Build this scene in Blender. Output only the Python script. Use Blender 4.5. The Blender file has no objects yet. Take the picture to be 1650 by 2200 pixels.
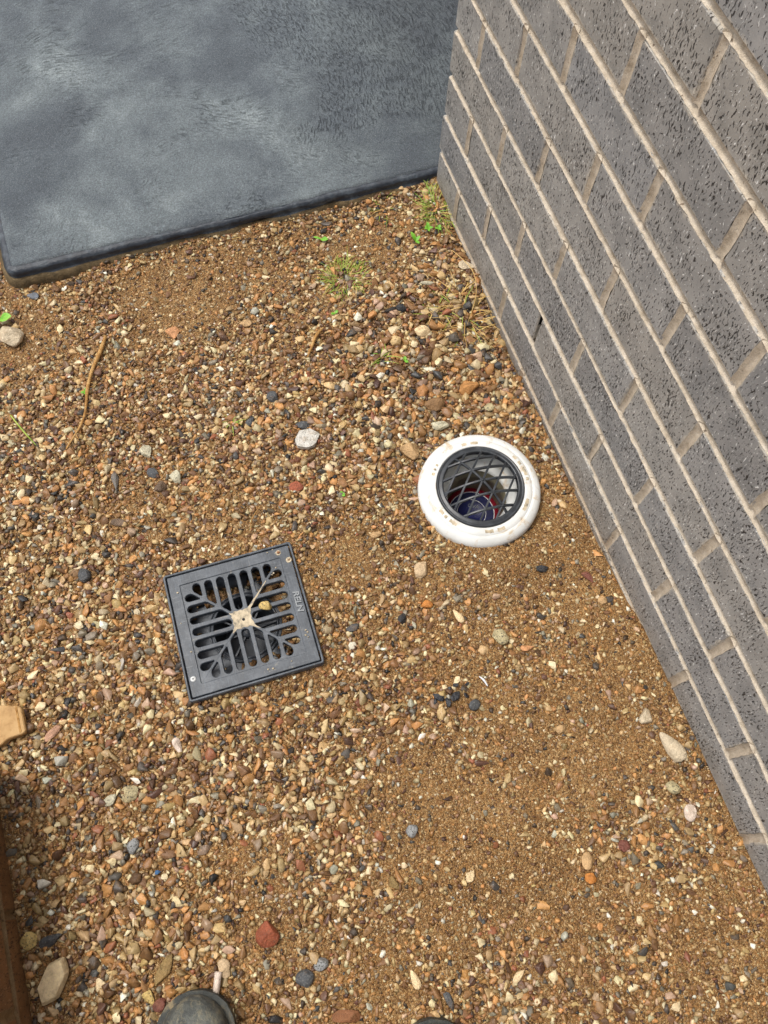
import bpy, bmesh, math, random
import numpy as np
from mathutils import Vector, Matrix

# ------------------------------------------------------------------ camera, sky, sun, exposure
scene = bpy.context.scene
COL = scene.collection
PI = math.pi

cam_data = bpy.data.cameras.new('camera')
cam = bpy.data.objects.new('camera', cam_data)
COL.objects.link(cam)
cam_data.sensor_fit = 'VERTICAL'
cam_data.sensor_height = 36.0
cam_data.sensor_width = 27.0
cam_data.lens = 29.3512
cam_data.clip_start = 0.01
cam_data.clip_end = 200.0
R0 = (0.9463745530, -0.3214520926, 0.0323072368)
R1 = (-0.2858055276, -0.8796400705, -0.3801954060)
R2 = (0.1506333489, 0.3505736705, -0.9243417635)
cam.matrix_world = Matrix((
    (R0[0], -R1[0], -R2[0], -0.5460044),
    (R0[1], -R1[1], -R2[1], -1.1658907),
    (R0[2], -R1[2], -R2[2], 1.3095726),
    (0, 0, 0, 1)))
scene.camera = cam

SUN_DIR = Vector((-0.30, 0.24, 0.92)).normalized()
world = bpy.data.worlds.new('World')
scene.world = world
world.use_nodes = True
wn = world.node_tree.nodes
wl = world.node_tree.links
bg = wn['Background']
sky = wn.new('ShaderNodeTexSky')
sky.sky_type = 'NISHITA'
sky.sun_disc = False
sky.sun_elevation = math.asin(SUN_DIR.z)
sky.sun_rotation = math.atan2(SUN_DIR.x, SUN_DIR.y)
sky.air_density = 1.0
sky.dust_density = 4.0
sky.ozone_density = 1.0
hs = wn.new('ShaderNodeHueSaturation')
hs.inputs['Saturation'].default_value = 0.38
wl.new(sky.outputs['Color'], hs.inputs['Color'])
wl.new(hs.outputs['Color'], bg.inputs['Color'])
bg.inputs['Strength'].default_value = 0.13

sun_data = bpy.data.lights.new('sun', 'SUN')
sun = bpy.data.objects.new('sun', sun_data)
COL.objects.link(sun)
sun_data.energy = 1.5
sun_data.angle = math.radians(14)
sun_data.color = (1.0, 0.96, 0.9)
sun.rotation_euler = SUN_DIR.to_track_quat('Z', 'Y').to_euler()

scene.view_settings.view_transform = 'Standard'
scene.view_settings.look = 'None'
scene.view_settings.exposure = 0.45
scene.cycles.max_bounces = 6
scene.cycles.diffuse_bounces = 3
scene.cycles.glossy_bounces = 2
scene.cycles.adaptive_threshold = 0.02
scene.view_settings.gamma = 1.0
scene.view_settings.use_curve_mapping = False

# ------------------------------------------------------------------ helpers
random.seed(7)
rng = np.random.default_rng(11)

def lin(c):
    c = c / 255.0
    return c / 12.92 if c <= 0.04045 else ((c + 0.055) / 1.055) ** 2.4

def rgb(r, g, b, k=1.0):
    return (lin(r) * k, lin(g) * k, lin(b) * k, 1.0)

def tag(o, label=None, cat=None, group=None, kind=None):
    if label: o['label'] = label
    if cat: o['category'] = cat
    if group: o['group'] = group
    if kind: o['kind'] = kind
    return o

def empty(name, loc=(0, 0, 0), rz=0.0):
    o = bpy.data.objects.new(name, None)
    o.empty_display_size = 0.05
    o.location = loc
    o.rotation_euler = (0, 0, rz)
    COL.objects.link(o)
    return o

def link(name, me, mat, parent=None, smooth=False):
    o = bpy.data.objects.new(name, me)
    COL.objects.link(o)
    if mat is not None:
        for m in (mat if isinstance(mat, (list, tuple)) else [mat]):
            me.materials.append(m)
    if parent is not None: o.parent = parent
    if smooth: me.polygons.foreach_set('use_smooth', [True] * len(me.polygons))
    return o

def pydata(name, v, f, mat, parent=None, smooth=False):
    me = bpy.data.meshes.new(name)
    me.from_pydata([tuple(p) for p in v], [], f)
    me.update()
    return link(name, me, mat, parent, smooth)

def from_bm(name, bm, mat, parent=None, smooth=False):
    me = bpy.data.meshes.new(name)
    bm.to_mesh(me); bm.free()
    return link(name, me, mat, parent, smooth)

def trimesh(name, V, T, mat, col=None, parent=None, smooth=False):
    """numpy triangles -> mesh, with an optional colour for each vertex"""
    me = bpy.data.meshes.new(name)
    n, m = len(V), len(T)
    me.vertices.add(n)
    me.vertices.foreach_set('co', np.ascontiguousarray(V, np.float32).ravel())
    me.loops.add(m * 3)
    me.loops.foreach_set('vertex_index', np.ascontiguousarray(T, np.int32).ravel())
    me.polygons.add(m)
    me.polygons.foreach_set('loop_start', np.arange(0, m * 3, 3, dtype=np.int32))
    me.polygons.foreach_set('loop_total', np.full(m, 3, np.int32))
    me.update(calc_edges=True)
    if col is not None:
        a = me.color_attributes.new('tint', 'FLOAT_COLOR', 'POINT')
        a.data.foreach_set('color', np.ascontiguousarray(col, np.float32).ravel())
    return link(name, me, mat, parent, smooth)

def lathe(name, prof, mat, parent=None, seg=64, smooth=True, z0=0.0):
    v, f = [], []
    n = len(prof)
    for i in range(seg):
        a = 2 * PI * i / seg
        for r, z in prof:
            v.append((r * math.cos(a), r * math.sin(a), z + z0))
    for i in range(seg):
        j = (i + 1) % seg
        for k in range(n - 1):
            f.append((i * n + k, j * n + k, j * n + k + 1, i * n + k + 1))
    return pydata(name, v, f, mat, parent, smooth)

def tube_data(pts, rad, seg=7):
    v, f = [], []
    n = len(pts)
    for i, p in enumerate(pts):
        p = Vector(p)
        t = (Vector(pts[min(i + 1, n - 1)]) - Vector(pts[max(i - 1, 0)])).normalized()
        u = t.cross(Vector((0.13, 0.21, 1))).normalized()
        w = t.cross(u)
        r = rad[i] if isinstance(rad, (list, tuple)) else rad
        for k in range(seg):
            a = 2 * PI * k / seg
            v.append(p + u * (r * math.cos(a)) + w * (r * math.sin(a)))
    for i in range(n - 1):
        for k in range(seg):
            l = (k + 1) % seg
            f.append((i * seg + k, i * seg + l, (i + 1) * seg + l, (i + 1) * seg + k))
    f.append(tuple(range(seg))[::-1])
    f.append(tuple((n - 1) * seg + k for k in range(seg)))
    return v, f

def box_bm(x0, x1, y0, y1, z0, z1, bev=0.0, seg=1):
    bm = bmesh.new()
    bmesh.ops.create_cube(bm, size=1)
    bmesh.ops.scale(bm, vec=(x1 - x0, y1 - y0, z1 - z0), verts=bm.verts)
    bmesh.ops.translate(bm, vec=((x0 + x1) / 2, (y0 + y1) / 2, (z0 + z1) / 2), verts=bm.verts)
    if bev:
        bmesh.ops.bevel(bm, geom=list(bm.edges), offset=bev, segments=seg, affect='EDGES')
    return bm

def curve_plate(name, loops, thick, bev, mat, parent=None, loc=(0, 0, 0)):
    """a flat plate with holes: first loop is the outline"""
    cu = bpy.data.curves.new(name, 'CURVE')
    cu.dimensions = '2D'
    cu.fill_mode = 'BOTH'
    cu.extrude = thick / 2 - bev
    cu.bevel_depth = bev
    cu.bevel_resolution = 1
    cu.offset = -bev
    for lp in loops:
        s = cu.splines.new('POLY')
        s.points.add(len(lp) - 1)
        for p, q in zip(s.points, lp): p.co = (q[0], q[1], 0, 1)
        s.use_cyclic_u = True
    tmp = bpy.data.objects.new(name + '_tmp', cu)
    COL.objects.link(tmp)
    dg = bpy.context.evaluated_depsgraph_get()
    me = bpy.data.meshes.new_from_object(tmp.evaluated_get(dg))
    bpy.data.objects.remove(tmp)
    me.materials.clear()
    o = link(name, me, mat, parent)
    o.location = loc
    return o

def text_mesh(name, s, size, extrude, bev, mat, parent, mtx, bold=0.0):
    cu = bpy.data.curves.new(name, 'FONT')
    cu.body = s
    cu.size = size
    cu.extrude = extrude
    cu.bevel_depth = bev
    cu.offset = bold
    cu.align_x = 'CENTER'; cu.align_y = 'CENTER'
    cu.shear = 0.15
    tmp = bpy.data.objects.new(name + '_tmp', cu)
    COL.objects.link(tmp)
    dg = bpy.context.evaluated_depsgraph_get()
    me = bpy.data.meshes.new_from_object(tmp.evaluated_get(dg))
    bpy.data.objects.remove(tmp)
    me.materials.clear()
    me.transform(mtx)
    return link(name, me, mat, parent)

# numpy value noise
_tab = rng.random((256, 256))
def vnoise(x, y, s=1.0, ox=0.0, oy=0.0):
    x = np.asarray(x) * s + ox + 1000.0; y = np.asarray(y) * s + oy + 1000.0
    xi = np.floor(x).astype(int); yi = np.floor(y).astype(int)
    u = x - xi; w = y - yi
    u = u * u * (3 - 2 * u); w = w * w * (3 - 2 * w)
    a = _tab[xi % 256, yi % 256]; b = _tab[(xi + 1) % 256, yi % 256]
    c = _tab[xi % 256, (yi + 1) % 256]; d = _tab[(xi + 1) % 256, (yi + 1) % 256]
    return (a * (1 - u) + b * u) * (1 - w) + (c * (1 - u) + d * u) * w - 0.5

WALL_Y = [-3, -1.4, -1.34, -1.17, -1.03, -0.84, -0.73, -0.66, -0.575, -0.467, -0.348, -0.264, -0.19, -0.13, -0.02, 0.5]
WALL_Z = [.010, .010, .005, .005, -.004, -.018, -.024, -.016, -.020, -.026, -.025, -.008, -.013, -.008, -.002, -.004]
PIPE = (-0.1632, -0.6812)
PIT = (-0.6083, -0.7761)
PIT_RZ = math.radians(-1.5)

def ground_z(x, y):
    x = np.asarray(x, float); y = np.asarray(y, float)
    wz = np.interp(y, WALL_Y, WALL_Z)
    k = np.exp(-np.clip(-x, 0, None) / 0.16)
    z = -0.010 + (wz + 0.010) * k
    z = z + 0.012 * vnoise(x, y, 5.0) * (1 - 0.5 * k) + 0.007 * vnoise(x, y, 16.0, 3, 8) + 0.003 * vnoise(x, y, 60.0, 5, 1)
    z = z + 0.008 * np.exp(-(((x + 0.16) / 0.12) ** 2 + ((y + 0.36) / 0.13) ** 2))      # heaped gravel
    z = z + 0.006 * np.exp(-(((x + 0.20) / 0.10) ** 2 + ((y + 0.81) / 0.05) ** 2))      # sand against the collar
    d = np.hypot(x - PIPE[0], y - PIPE[1])
    bank = np.clip(((y - PIPE[1]) * -0.78 + (x - PIPE[0]) * -0.62) / 0.1, -1, 1)
    z = np.where(d < 0.12, np.minimum(z, -0.004 + 0.1 * (d - 0.1)), z)
    z = z + 0.009 * np.clip(bank, 0, 1) * np.exp(-((d - 0.105) / 0.035) ** 2)
    dx = np.abs(x - PIT[0]); dy = np.abs(y - PIT[1])
    dq = np.maximum(dx, dy)
    w = np.clip((dq - 0.10) / 0.05, 0, 1)
    zp = np.interp(y, [-0.9, -0.65], [0.001, -0.002])
    z = np.where(dq < 0.15, zp * (1 - w) + z * w, z)
    z = z + 0.009 * np.exp(-np.clip(-y - 0.01, 0, None) / 0.03) * np.clip((x + 0.84) / 0.6, 0, 1)      # silt against the slab
    return z

# ------------------------------------------------------------------ node materials
def new_mat(name, rough=0.6, spec=0.4, color=None):
    m = bpy.data.materials.new(name)
    m.use_nodes = True
    nt = m.node_tree
    b = nt.nodes['Principled BSDF']
    b.inputs['Roughness'].default_value = rough
    b.inputs['Specular IOR Level'].default_value = spec
    if color: b.inputs['Base Color'].default_value = color
    return m, nt, b

class N:
    """small wrapper to chain nodes"""
    def __init__(s, nt): s.nt = nt
    def node(s, t, **kw):
        n = s.nt.nodes.new(t)
        for k, v in kw.items():
            if k.startswith('i_'):
                n.inputs[k[2:].replace('_', ' ')].default_value = v
            else: setattr(n, k, v)
        return n
    def l(s, a, b): s.nt.links.new(a, b)
    def pos(s):
        return s.node('ShaderNodeNewGeometry').outputs['Position']
    def mapping(s, vec, scale=(1, 1, 1), loc=(0, 0, 0), rot=(0, 0, 0)):
        n = s.node('ShaderNodeMapping')
        n.inputs['Scale'].default_value = scale
        n.inputs['Location'].default_value = loc
        n.inputs['Rotation'].default_value = rot
        s.l(vec, n.inputs['Vector'])
        return n.outputs['Vector']
    def noise(s, vec, scale, detail=2.0, rough=0.5, dist=0.0):
        n = s.node('ShaderNodeTexNoise')
        n.inputs['Scale'].default_value = scale
        n.inputs['Detail'].default_value = detail
        n.inputs['Roughness'].default_value = rough
        n.inputs['Distortion'].default_value = dist
        s.l(vec, n.inputs['Vector'])
        return n.outputs['Fac']
    def vor(s, vec, scale, feature='F1', rnd=1.0):
        n = s.node('ShaderNodeTexVoronoi')
        n.feature = feature
        n.inputs['Scale'].default_value = scale
        n.inputs['Randomness'].default_value = rnd
        s.l(vec, n.inputs['Vector'])
        return n
    def math(s, op, a, b=None, clamp=False):
        n = s.node('ShaderNodeMath', operation=op)
        n.use_clamp = clamp
        for i, q in enumerate((a, b)):
            if q is None: continue
            if isinstance(q, (int, float)): n.inputs[i].default_value = q
            else: s.l(q, n.inputs[i])
        return n.outputs[0]
    def ramp(s, fac, stops, interp='LINEAR'):
        n = s.node('ShaderNodeValToRGB')
        cr = n.color_ramp
        cr.interpolation = interp
        while len(cr.elements) < len(stops): cr.elements.new(0.5)
        for e, (p, c) in zip(cr.elements, stops):
            e.position = p
            e.color = c if not isinstance(c, (int, float)) else (c, c, c, 1)
        s.l(fac, n.inputs['Fac'])
        return n.outputs['Color']
    def mix(s, fac, a, b, blend='MIX'):
        n = s.node('ShaderNodeMix')
        n.data_type = 'RGBA'
        n.blend_type = blend
        for sock, q in ((n.inputs[0], fac), (n.inputs[6], a), (n.inputs[7], b)):
            if isinstance(q, (int, float)): sock.default_value = q
            elif isinstance(q, tuple): sock.default_value = q
            else: s.l(q, sock)
        return n.outputs[2]
    def bump(s, h, strength, dist, normal=None):
        n = s.node('ShaderNodeBump')
        n.inputs['Strength'].default_value = strength
        n.inputs['Distance'].default_value = dist
        s.l(h, n.inputs['Height'])
        if normal is not None: s.l(normal, n.inputs['Normal'])
        return n.outputs['Normal']
    def sep(s, vec):
        n = s.node('ShaderNodeSeparateXYZ'); s.l(vec, n.inputs[0]); return n.outputs
    def comb(s, x, y, z=0.0):
        n = s.node('ShaderNodeCombineXYZ')
        for i, q in enumerate((x, y, z)):
            if isinstance(q, (int, float)): n.inputs[i].default_value = q
            else: s.l(q, n.inputs[i])
        return n.outputs[0]

M = {}
def mat_ground():
    m, nt, b = new_mat('damp_sand', 0.62, 0.35); n = N(nt)
    p = n.pos()
    base = n.ramp(n.noise(p, 9, 5, 0.6), [(0.3, rgb(92, 66, 35)), (0.5, rgb(127, 94, 53)), (0.72, rgb(164, 128, 80))])
    v1 = n.vor(p, 380)
    g1 = n.ramp(n.sep(v1.outputs['Color'])[0], [(0.0, rgb(56, 40, 28)), (0.2, rgb(112, 74, 36)), (0.5, rgb(146, 104, 56)), (0.8, rgb(178, 134, 80)), (0.96, rgb(206, 176, 128)), (1.0, rgb(226, 210, 180))])
    v2 = n.vor(p, 900)
    g2 = n.ramp(n.sep(v2.outputs['Color'])[0], [(0.0, rgb(60, 42, 25)), (0.35, rgb(112, 81, 44)), (0.8, rgb(172, 132, 82)), (1.0, rgb(222, 196, 150))])
    c = n.mix(0.5, base, g2)
    sel = n.ramp(n.sep(v1.outputs['Color'])[1], [(0.45, 0.0), (0.55, 1.0)])
    c = n.mix(n.math('MULTIPLY', sel, 0.75), c, g1)
    n.l(c, b.inputs['Base Color'])
    h = n.math('SUBTRACT', 1.0, v1.outputs['Distance'])
    hh = n.math('ADD', n.math('MULTIPLY', n.noise(p, 130, 3, 0.7), 2.2), n.math('MULTIPLY', h, 0.9))
    n.l(n.bump(hh, 1.0, 0.0026), b.inputs['Normal'])
    n.l(n.ramp(n.noise(p, 14, 2), [(0.35, 0.42), (0.65, 0.75)]), b.inputs['Roughness'])
    return m

def mat_gravel(name='gravel_stone'):
    m, nt, b = new_mat(name, 0.5, 0.45); n = N(nt)
    p = n.pos()
    at = n.node('ShaderNodeAttribute', attribute_name='tint')
    c = at.outputs['Color']
    d = n.ramp(n.noise(p, 240, 4, 0.65), [(0.28, 0.66), (0.5, 1.0), (0.75, 1.18)])
    c = n.mix(1.0, c, d, 'MULTIPLY')
    dust = n.ramp(n.noise(p, 90, 3, 0.7), [(0.54, 0.0), (0.74, 0.45)])
    c = n.mix(dust, c, rgb(146, 110, 64))
    n.l(c, b.inputs['Base Color'])
    n.l(n.bump(n.noise(p, 500, 2, 0.7), 0.5, 0.0012), b.inputs['Normal'])
    n.l(n.ramp(n.noise(p, 30, 1), [(0.35, 0.30), (0.65, 0.6)]), b.inputs['Roughness'])
    return m

STONE_COL = dict(
    white=(208, 203, 192), bone=(206, 188, 158), tan=(194, 158, 112), sandst=(198, 142, 84), buff=(208, 180, 142),
    speck=(186, 172, 132), pinkw=(226, 206, 188), orange=(196, 126, 58), maroon=(128, 78, 64), terra=(158, 86, 58),
    cream=(236, 208, 162), slate=(82, 83, 84), yellow=(214, 184, 116), greysp=(150, 150, 148), pale=(198, 190, 162),
    clay=(142, 108, 72), grey=(112, 108, 102), dkbrown=(112, 92, 74), peach=(210, 152, 104), bluegrey=(112, 116, 122),
    black=(50, 50, 52), brown=(142, 94, 60), olive=(150, 124, 78), pink=(194, 150, 122))
SPECK = {'white': 0.5, 'speck': 1.0, 'greysp': 1.0, 'pale': 0.5, 'yellow': 0.7, 'slate': 0.3, 'terra': 0.3}
def mat_rock(key):
    k = 'rock_' + key
    if k in M: return M[k]
    m, nt, b = new_mat(k, 0.55, 0.4); n = N(nt)
    p = n.pos()
    r, g, bl = STONE_COL[key]
    lo = rgb(r * .80, g * .78, bl * .74); mid = rgb(r, g, bl); hi = rgb(min(255, r * 1.1), min(255, g * 1.1), min(255, bl * 1.1))
    c = n.ramp(n.noise(p, 75, 5, 0.62), [(0.3, lo), (0.5, mid), (0.72, hi)])
    sp = SPECK.get(key, 0.12)
    s1 = n.ramp(n.noise(p, 420, 2, 0.5), [(0.56, 0.0), (0.66, sp)])
    dark = rgb(70, 70, 64) if key not in ('slate', 'black') else rgb(160, 158, 150)
    c = n.mix(s1, c, dark)
    dust = n.ramp(n.noise(p, 48, 5, 0.7, 0.5), [(0.54, 0.0), (0.72, 0.4)])
    c = n.mix(dust, c, rgb(168, 128, 82))
    n.l(c, b.inputs['Base Color'])
    nb = n.bump(n.noise(p, 180, 5, 0.65), 0.8, 0.005)
    n.l(n.bump(n.noise(p, 900, 3, 0.7), 0.6, 0.0008, nb), b.inputs['Normal'])
    M[k] = m
    return m

def mat_brick(name, cols, pit, smear, mud, splash_bounce_z):
    m, nt, b = new_mat(name, 0.62, 0.35); n = N(nt)
    p = n.pos()
    oi = n.node('ShaderNodeObjectInfo')
    add = n.node('ShaderNodeVectorMath', operation='ADD')
    n.l(p, add.inputs[0])
    n.l(n.comb(n.math('MULTIPLY', oi.outputs['Random'], 37.0), n.math('MULTIPLY', oi.outputs['Random'], 91.0), n.math('MULTIPLY', oi.outputs['Random'], 53.0)), add.inputs[1])
    q = add.outputs[0]
    # dragged wire-cut pits: short, torn, upright
    wr = n.node('ShaderNodeTexNoise'); wr.inputs['Scale'].default_value = 60; wr.inputs['Detail'].default_value = 2
    n.l(q, wr.inputs['Vector'])
    wv = n.node('ShaderNodeVectorMath', operation='MULTIPLY_ADD')
    n.l(wr.outputs['Color'], wv.inputs[0]); wv.inputs[1].default_value = (0.008, 0.008, 0.008); n.l(q, wv.inputs[2])
    pv = n.mapping(wv.outputs[0], (410, 410, 140), rot=(math.radians(9), 0, 0))
    pn = n.noise(pv, 1.0, 2.5, 0.55)
    dens = n.noise(q, 22, 2)
    th = n.math('ADD', n.math('MULTIPLY', n.math('SUBTRACT', dens, 0.5), -0.22), 0.594)
    pitm = n.math('MULTIPLY', n.math('SUBTRACT', pn, th), 16.0, clamp=True)
    ridge = n.math('MULTIPLY', n.math('SUBTRACT', 0.375, pn), 14.0, clamp=True)
    base = n.ramp(n.noise(q, 26, 4, 0.6), [(0.3, cols[0]), (0.52, cols[1]), (0.75, cols[2])])
    tone = n.ramp(oi.outputs['Random'], [(0.0, rgb(222, 224, 228)), (0.3, rgb(250, 246, 240)), (0.6, rgb(236, 238, 242)), (1.0, rgb(255, 253, 250))])
    base = n.mix(1.0, base, tone, 'MULTIPLY')
    c = n.mix(n.math('MULTIPLY', ridge, 0.8), base, cols[3])  # sky glints on the ridges, painted as pale specks
    c = n.mix(n.math('MULTIPLY', pitm, 0.9), c, pit)  # shadow in the pits painted in, with the brick's own dark specks
    # mortar smeared over the arrises
    tc = n.node('ShaderNodeTexCoord').outputs['Generated']
    gx, gy, gz = n.sep(tc)[0], n.sep(tc)[1], n.sep(tc)[2]
    ez = n.math('MULTIPLY', n.math('SUBTRACT', 0.5, n.math('ABSOLUTE', n.math('SUBTRACT', gz, 0.5))), 0.076)
    ey = n.math('MULTIPLY', n.math('SUBTRACT', 0.5, n.math('ABSOLUTE', n.math('SUBTRACT', gy, 0.5))), 0.23)
    e = n.math('MINIMUM', ez, ey)
    e = n.math('ADD', e, n.math('MULTIPLY', n.math('SUBTRACT', n.noise(q, 130, 5, 0.7), 0.5), -0.018))
    e = n.math('ADD', e, n.math('MULTIPLY', n.math('SUBTRACT', n.noise(q, 18, 2), 0.5), -0.016))
    sm = n.math('MULTIPLY', n.math('SUBTRACT', 0.0042, e), 240.0, clamp=True)
    c = n.mix(n.math('MULTIPLY', sm, 0.6), c, smear)
    # ragged brown low on the wall: mud splash plus painted-in ground bounce
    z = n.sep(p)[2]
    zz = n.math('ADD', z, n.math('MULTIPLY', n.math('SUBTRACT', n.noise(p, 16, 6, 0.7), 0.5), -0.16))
    sp = n.math('MULTIPLY', n.math('SUBTRACT', splash_bounce_z, zz), 9.0, clamp=True)
    c = n.mix(n.math('MULTIPLY', sp, 0.5), c, mud)  # mud colour also carries the painted-in ground bounce
    n.l(c, b.inputs['Base Color'])
    h = n.math('SUBTRACT', n.math('MULTIPLY', ridge, 0.3), pitm)
    nb = n.bump(n.noise(q, 500, 3, 0.6), 0.35, 0.0008)
    n.l(n.bump(h, 1.0, 0.0020, nb), b.inputs['Normal'])
    n.l(n.math('ADD', n.math('MULTIPLY', n.noise(q, 40, 3), 0.3), 0.4), b.inputs['Roughness'])
    return m

def mat_mortar(name, a, bcol, ccol, mud, splash_bounce_z):
    m, nt, b = new_mat(name, 0.85, 0.2); n = N(nt)
    p = n.pos()
    c = n.ramp(n.noise(p, 60, 5, 0.65), [(0.28, a), (0.5, bcol), (0.75, ccol)])
    gr = n.ramp(n.noise(p, 900, 2, 0.6), [(0.3, 0.75), (0.6, 1.05)])
    c = n.mix(1.0, c, gr, 'MULTIPLY')
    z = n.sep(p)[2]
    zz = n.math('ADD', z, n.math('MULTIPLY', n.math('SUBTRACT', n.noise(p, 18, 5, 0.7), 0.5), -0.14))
    c = n.mix(n.math('MULTIPLY', n.math('MULTIPLY', n.math('SUBTRACT', splash_bounce_z, zz), 8.0, clamp=True), 0.6), c, mud)  # mud splash plus painted-in ground bounce
    hole = n.ramp(n.noise(p, 150, 2, 0.5), [(0.70, 0.0), (0.76, 1.0)])
    c = n.mix(n.math('MULTIPLY', hole, 0.7), c, rgb(84, 62, 44))
    n.l(c, b.inputs['Base Color'])
    nb = n.bump(n.noise(p, 160, 5, 0.7), 0.6, 0.003)
    n.l(n.bump(n.noise(p, 1100, 2, 0.7), 0.6, 0.0008, nb), b.inputs['Normal'])
    return m

def mat_slab():
    m, nt, b = new_mat('sealed_concrete', 0.5, 0.5); n = N(nt)
    p = n.pos()
    x, y = n.sep(p)[0], n.sep(p)[1]
    def swirl(cx, cy, s1, s2, seed):
        wob = n.math('MULTIPLY', n.math('SUBTRACT', n.noise(p, 7, 2), 0.5), 0.06)
        dx = n.math('ADD', n.math('SUBTRACT', x, cx), wob); dy = n.math('ADD', n.math('SUBTRACT', y, cy), wob)
        r = n.math('SQRT', n.math('ADD', n.math('MULTIPLY', dx, dx), n.math('MULTIPLY', dy, dy)))
        t = n.math('ARCTAN2', dy, dx)
        v = n.comb(n.math('MULTIPLY', r, s1), n.math('MULTIPLY', t, s2), seed)
        return n.noise(v, 1.0, 3.0, 0.6)
    a = swirl(-1.05, 0.30, 260, 60, 1.0)      # upright fan by the wall
    c2 = swirl(-0.30, -0.22, 230, 24, 7.0)    # low arcs at the front
    c3 = swirl(-0.75, -0.75, 230, 52, 13.0)
    k1 = n.ramp(n.math('ADD', n.math('MULTIPLY', x, 1.6), n.math('MULTIPLY', n.noise(p, 5, 2), 0.8)), [(0.0, 0.0), (0.12, 1.0)])
    k2 = n.ramp(n.noise(p, 4.5, 2), [(0.46, 0.0), (0.54, 1.0)])
    k3 = n.math('MULTIPLY', n.math('SUBTRACT', n.math('ADD', y, n.math('MULTIPLY', n.noise(p, 6, 2), 0.2)), 0.22), 25.0, clamp=True)
    st = n.mix(k2, c2, c3)
    st = n.mix(n.math('MULTIPLY', k1, k3), st, a)
    st = n.sep(st)[0]
    groove = n.ramp(st, [(0.34, 0.0), (0.47, 1.0)])
    where = n.ramp(n.noise(p, 6.5, 3, 0.6), [(0.40, 0.08), (0.64, 0.8)])
    where = n.math('MAXIMUM', where, n.math('MULTIPLY', n.math('MULTIPLY', k1, k3), 0.9))
    grain = n.noise(p, 900, 3, 0.7)
    cloud = n.noise(p, 3.6, 5, 0.62, 0.4)
    cl2 = n.noise(p, 14, 4, 0.65)
    f = n.math('ADD', n.math('MULTIPLY', cloud, 0.75), n.math('MULTIPLY', cl2, 0.25))
    c = n.ramp(f, [(0.32, rgb(66, 72, 78)), (0.46, rgb(84, 91, 96)), (0.58, rgb(110, 118, 120)), (0.72, rgb(150, 158, 158))])
    # sky reflection painted into the colour: paler left side, darker by the wall
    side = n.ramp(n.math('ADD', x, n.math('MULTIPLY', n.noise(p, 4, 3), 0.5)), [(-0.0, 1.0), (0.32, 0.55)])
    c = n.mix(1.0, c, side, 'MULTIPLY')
    gcol = n.ramp(st, [(0.32, 0.72), (0.44, 0.96), (0.52, 1.02), (0.66, 1.18)])
    gr2 = n.ramp(n.noise(p, 300, 4, 0.8), [(0.3, 0.5), (0.5, 1.0), (0.70, 1.75)])
    c = n.mix(1.0, c, gr2, 'MULTIPLY')
    c = n.mix(where, c, n.mix(1.0, c, gcol, 'MULTIPLY'))
    fl = n.ramp(n.noise(p, 620, 2, 0.6), [(0.60, 0.0), (0.70, 0.55)])
    c = n.mix(fl, c, rgb(190, 192, 190))
    n.l(c, b.inputs['Base Color'])
    nb = n.bump(n.math('ADD', grain, n.noise(p, 330, 3, 0.7)), 0.9, 0.0022)
    bn = n.node('ShaderNodeBump'); bn.inputs['Distance'].default_value = 0.004
    n.l(where, bn.inputs['Strength']); n.l(groove, bn.inputs['Height']); n.l(nb, bn.inputs['Normal'])
    n.l(bn.outputs['Normal'], b.inputs['Normal'])
    n.l(n.ramp(cl2, [(0.35, 0.30), (0.65, 0.5)]), b.inputs['Roughness'])
    return m

def mat_simple(name, lo, mid, hi, scale, rough, spec=0.4, bump=0.3, bscale=None, bdist=0.002, dust=None, dscale=20, damt=0.6, dth=0.55):
    m, nt, b = new_mat(name, rough, spec); n = N(nt)
    p = n.node('ShaderNodeTexCoord').outputs['Object']
    c = n.ramp(n.noise(p, scale, 5, 0.62), [(0.3, lo), (0.5, mid), (0.72, hi)])
    if dust:
        d = n.ramp(n.noise(p, dscale, 6, 0.72, 0.6), [(dth, 0.0), (dth + 0.12, damt)])
        c = n.mix(d, c, dust)
    n.l(c, b.inputs['Base Color'])
    n.l(n.bump(n.noise(p, bscale or scale * 6, 4, 0.65), bump, bdist), b.inputs['Normal'])
    n.l(n.math('ADD', n.math('MULTIPLY', n.noise(p, scale * 1.7, 3), 0.25), rough - 0.12), b.inputs['Roughness'])
    return m

M['ground'] = mat_ground()
M['gravel'] = mat_gravel()
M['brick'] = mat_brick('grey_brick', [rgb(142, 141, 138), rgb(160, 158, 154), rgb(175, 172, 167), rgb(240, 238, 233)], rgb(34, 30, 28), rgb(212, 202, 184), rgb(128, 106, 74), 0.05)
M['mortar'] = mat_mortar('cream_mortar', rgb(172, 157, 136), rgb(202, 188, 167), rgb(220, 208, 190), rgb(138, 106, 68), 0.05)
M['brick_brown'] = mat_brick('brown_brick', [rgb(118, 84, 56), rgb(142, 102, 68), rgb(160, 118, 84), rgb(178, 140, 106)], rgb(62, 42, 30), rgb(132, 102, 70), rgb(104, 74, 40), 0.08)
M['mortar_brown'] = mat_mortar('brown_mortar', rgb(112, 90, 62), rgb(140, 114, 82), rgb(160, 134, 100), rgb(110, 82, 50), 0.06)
M['slab'] = mat_slab()
M['sealer'] = mat_simple('black_sealer', rgb(30, 34, 42), rgb(44, 50, 58), rgb(84, 92, 98), 40, 0.42, 0.5, 0.5, 220, 0.003, rgb(110, 96, 74), 30, 0.5, 0.62)
M['slab_base'] = mat_simple('muddy_concrete', rgb(76, 64, 46), rgb(104, 88, 62), rgb(130, 110, 80), 60, 0.8, 0.3, 0.7, 260, 0.004)
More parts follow.
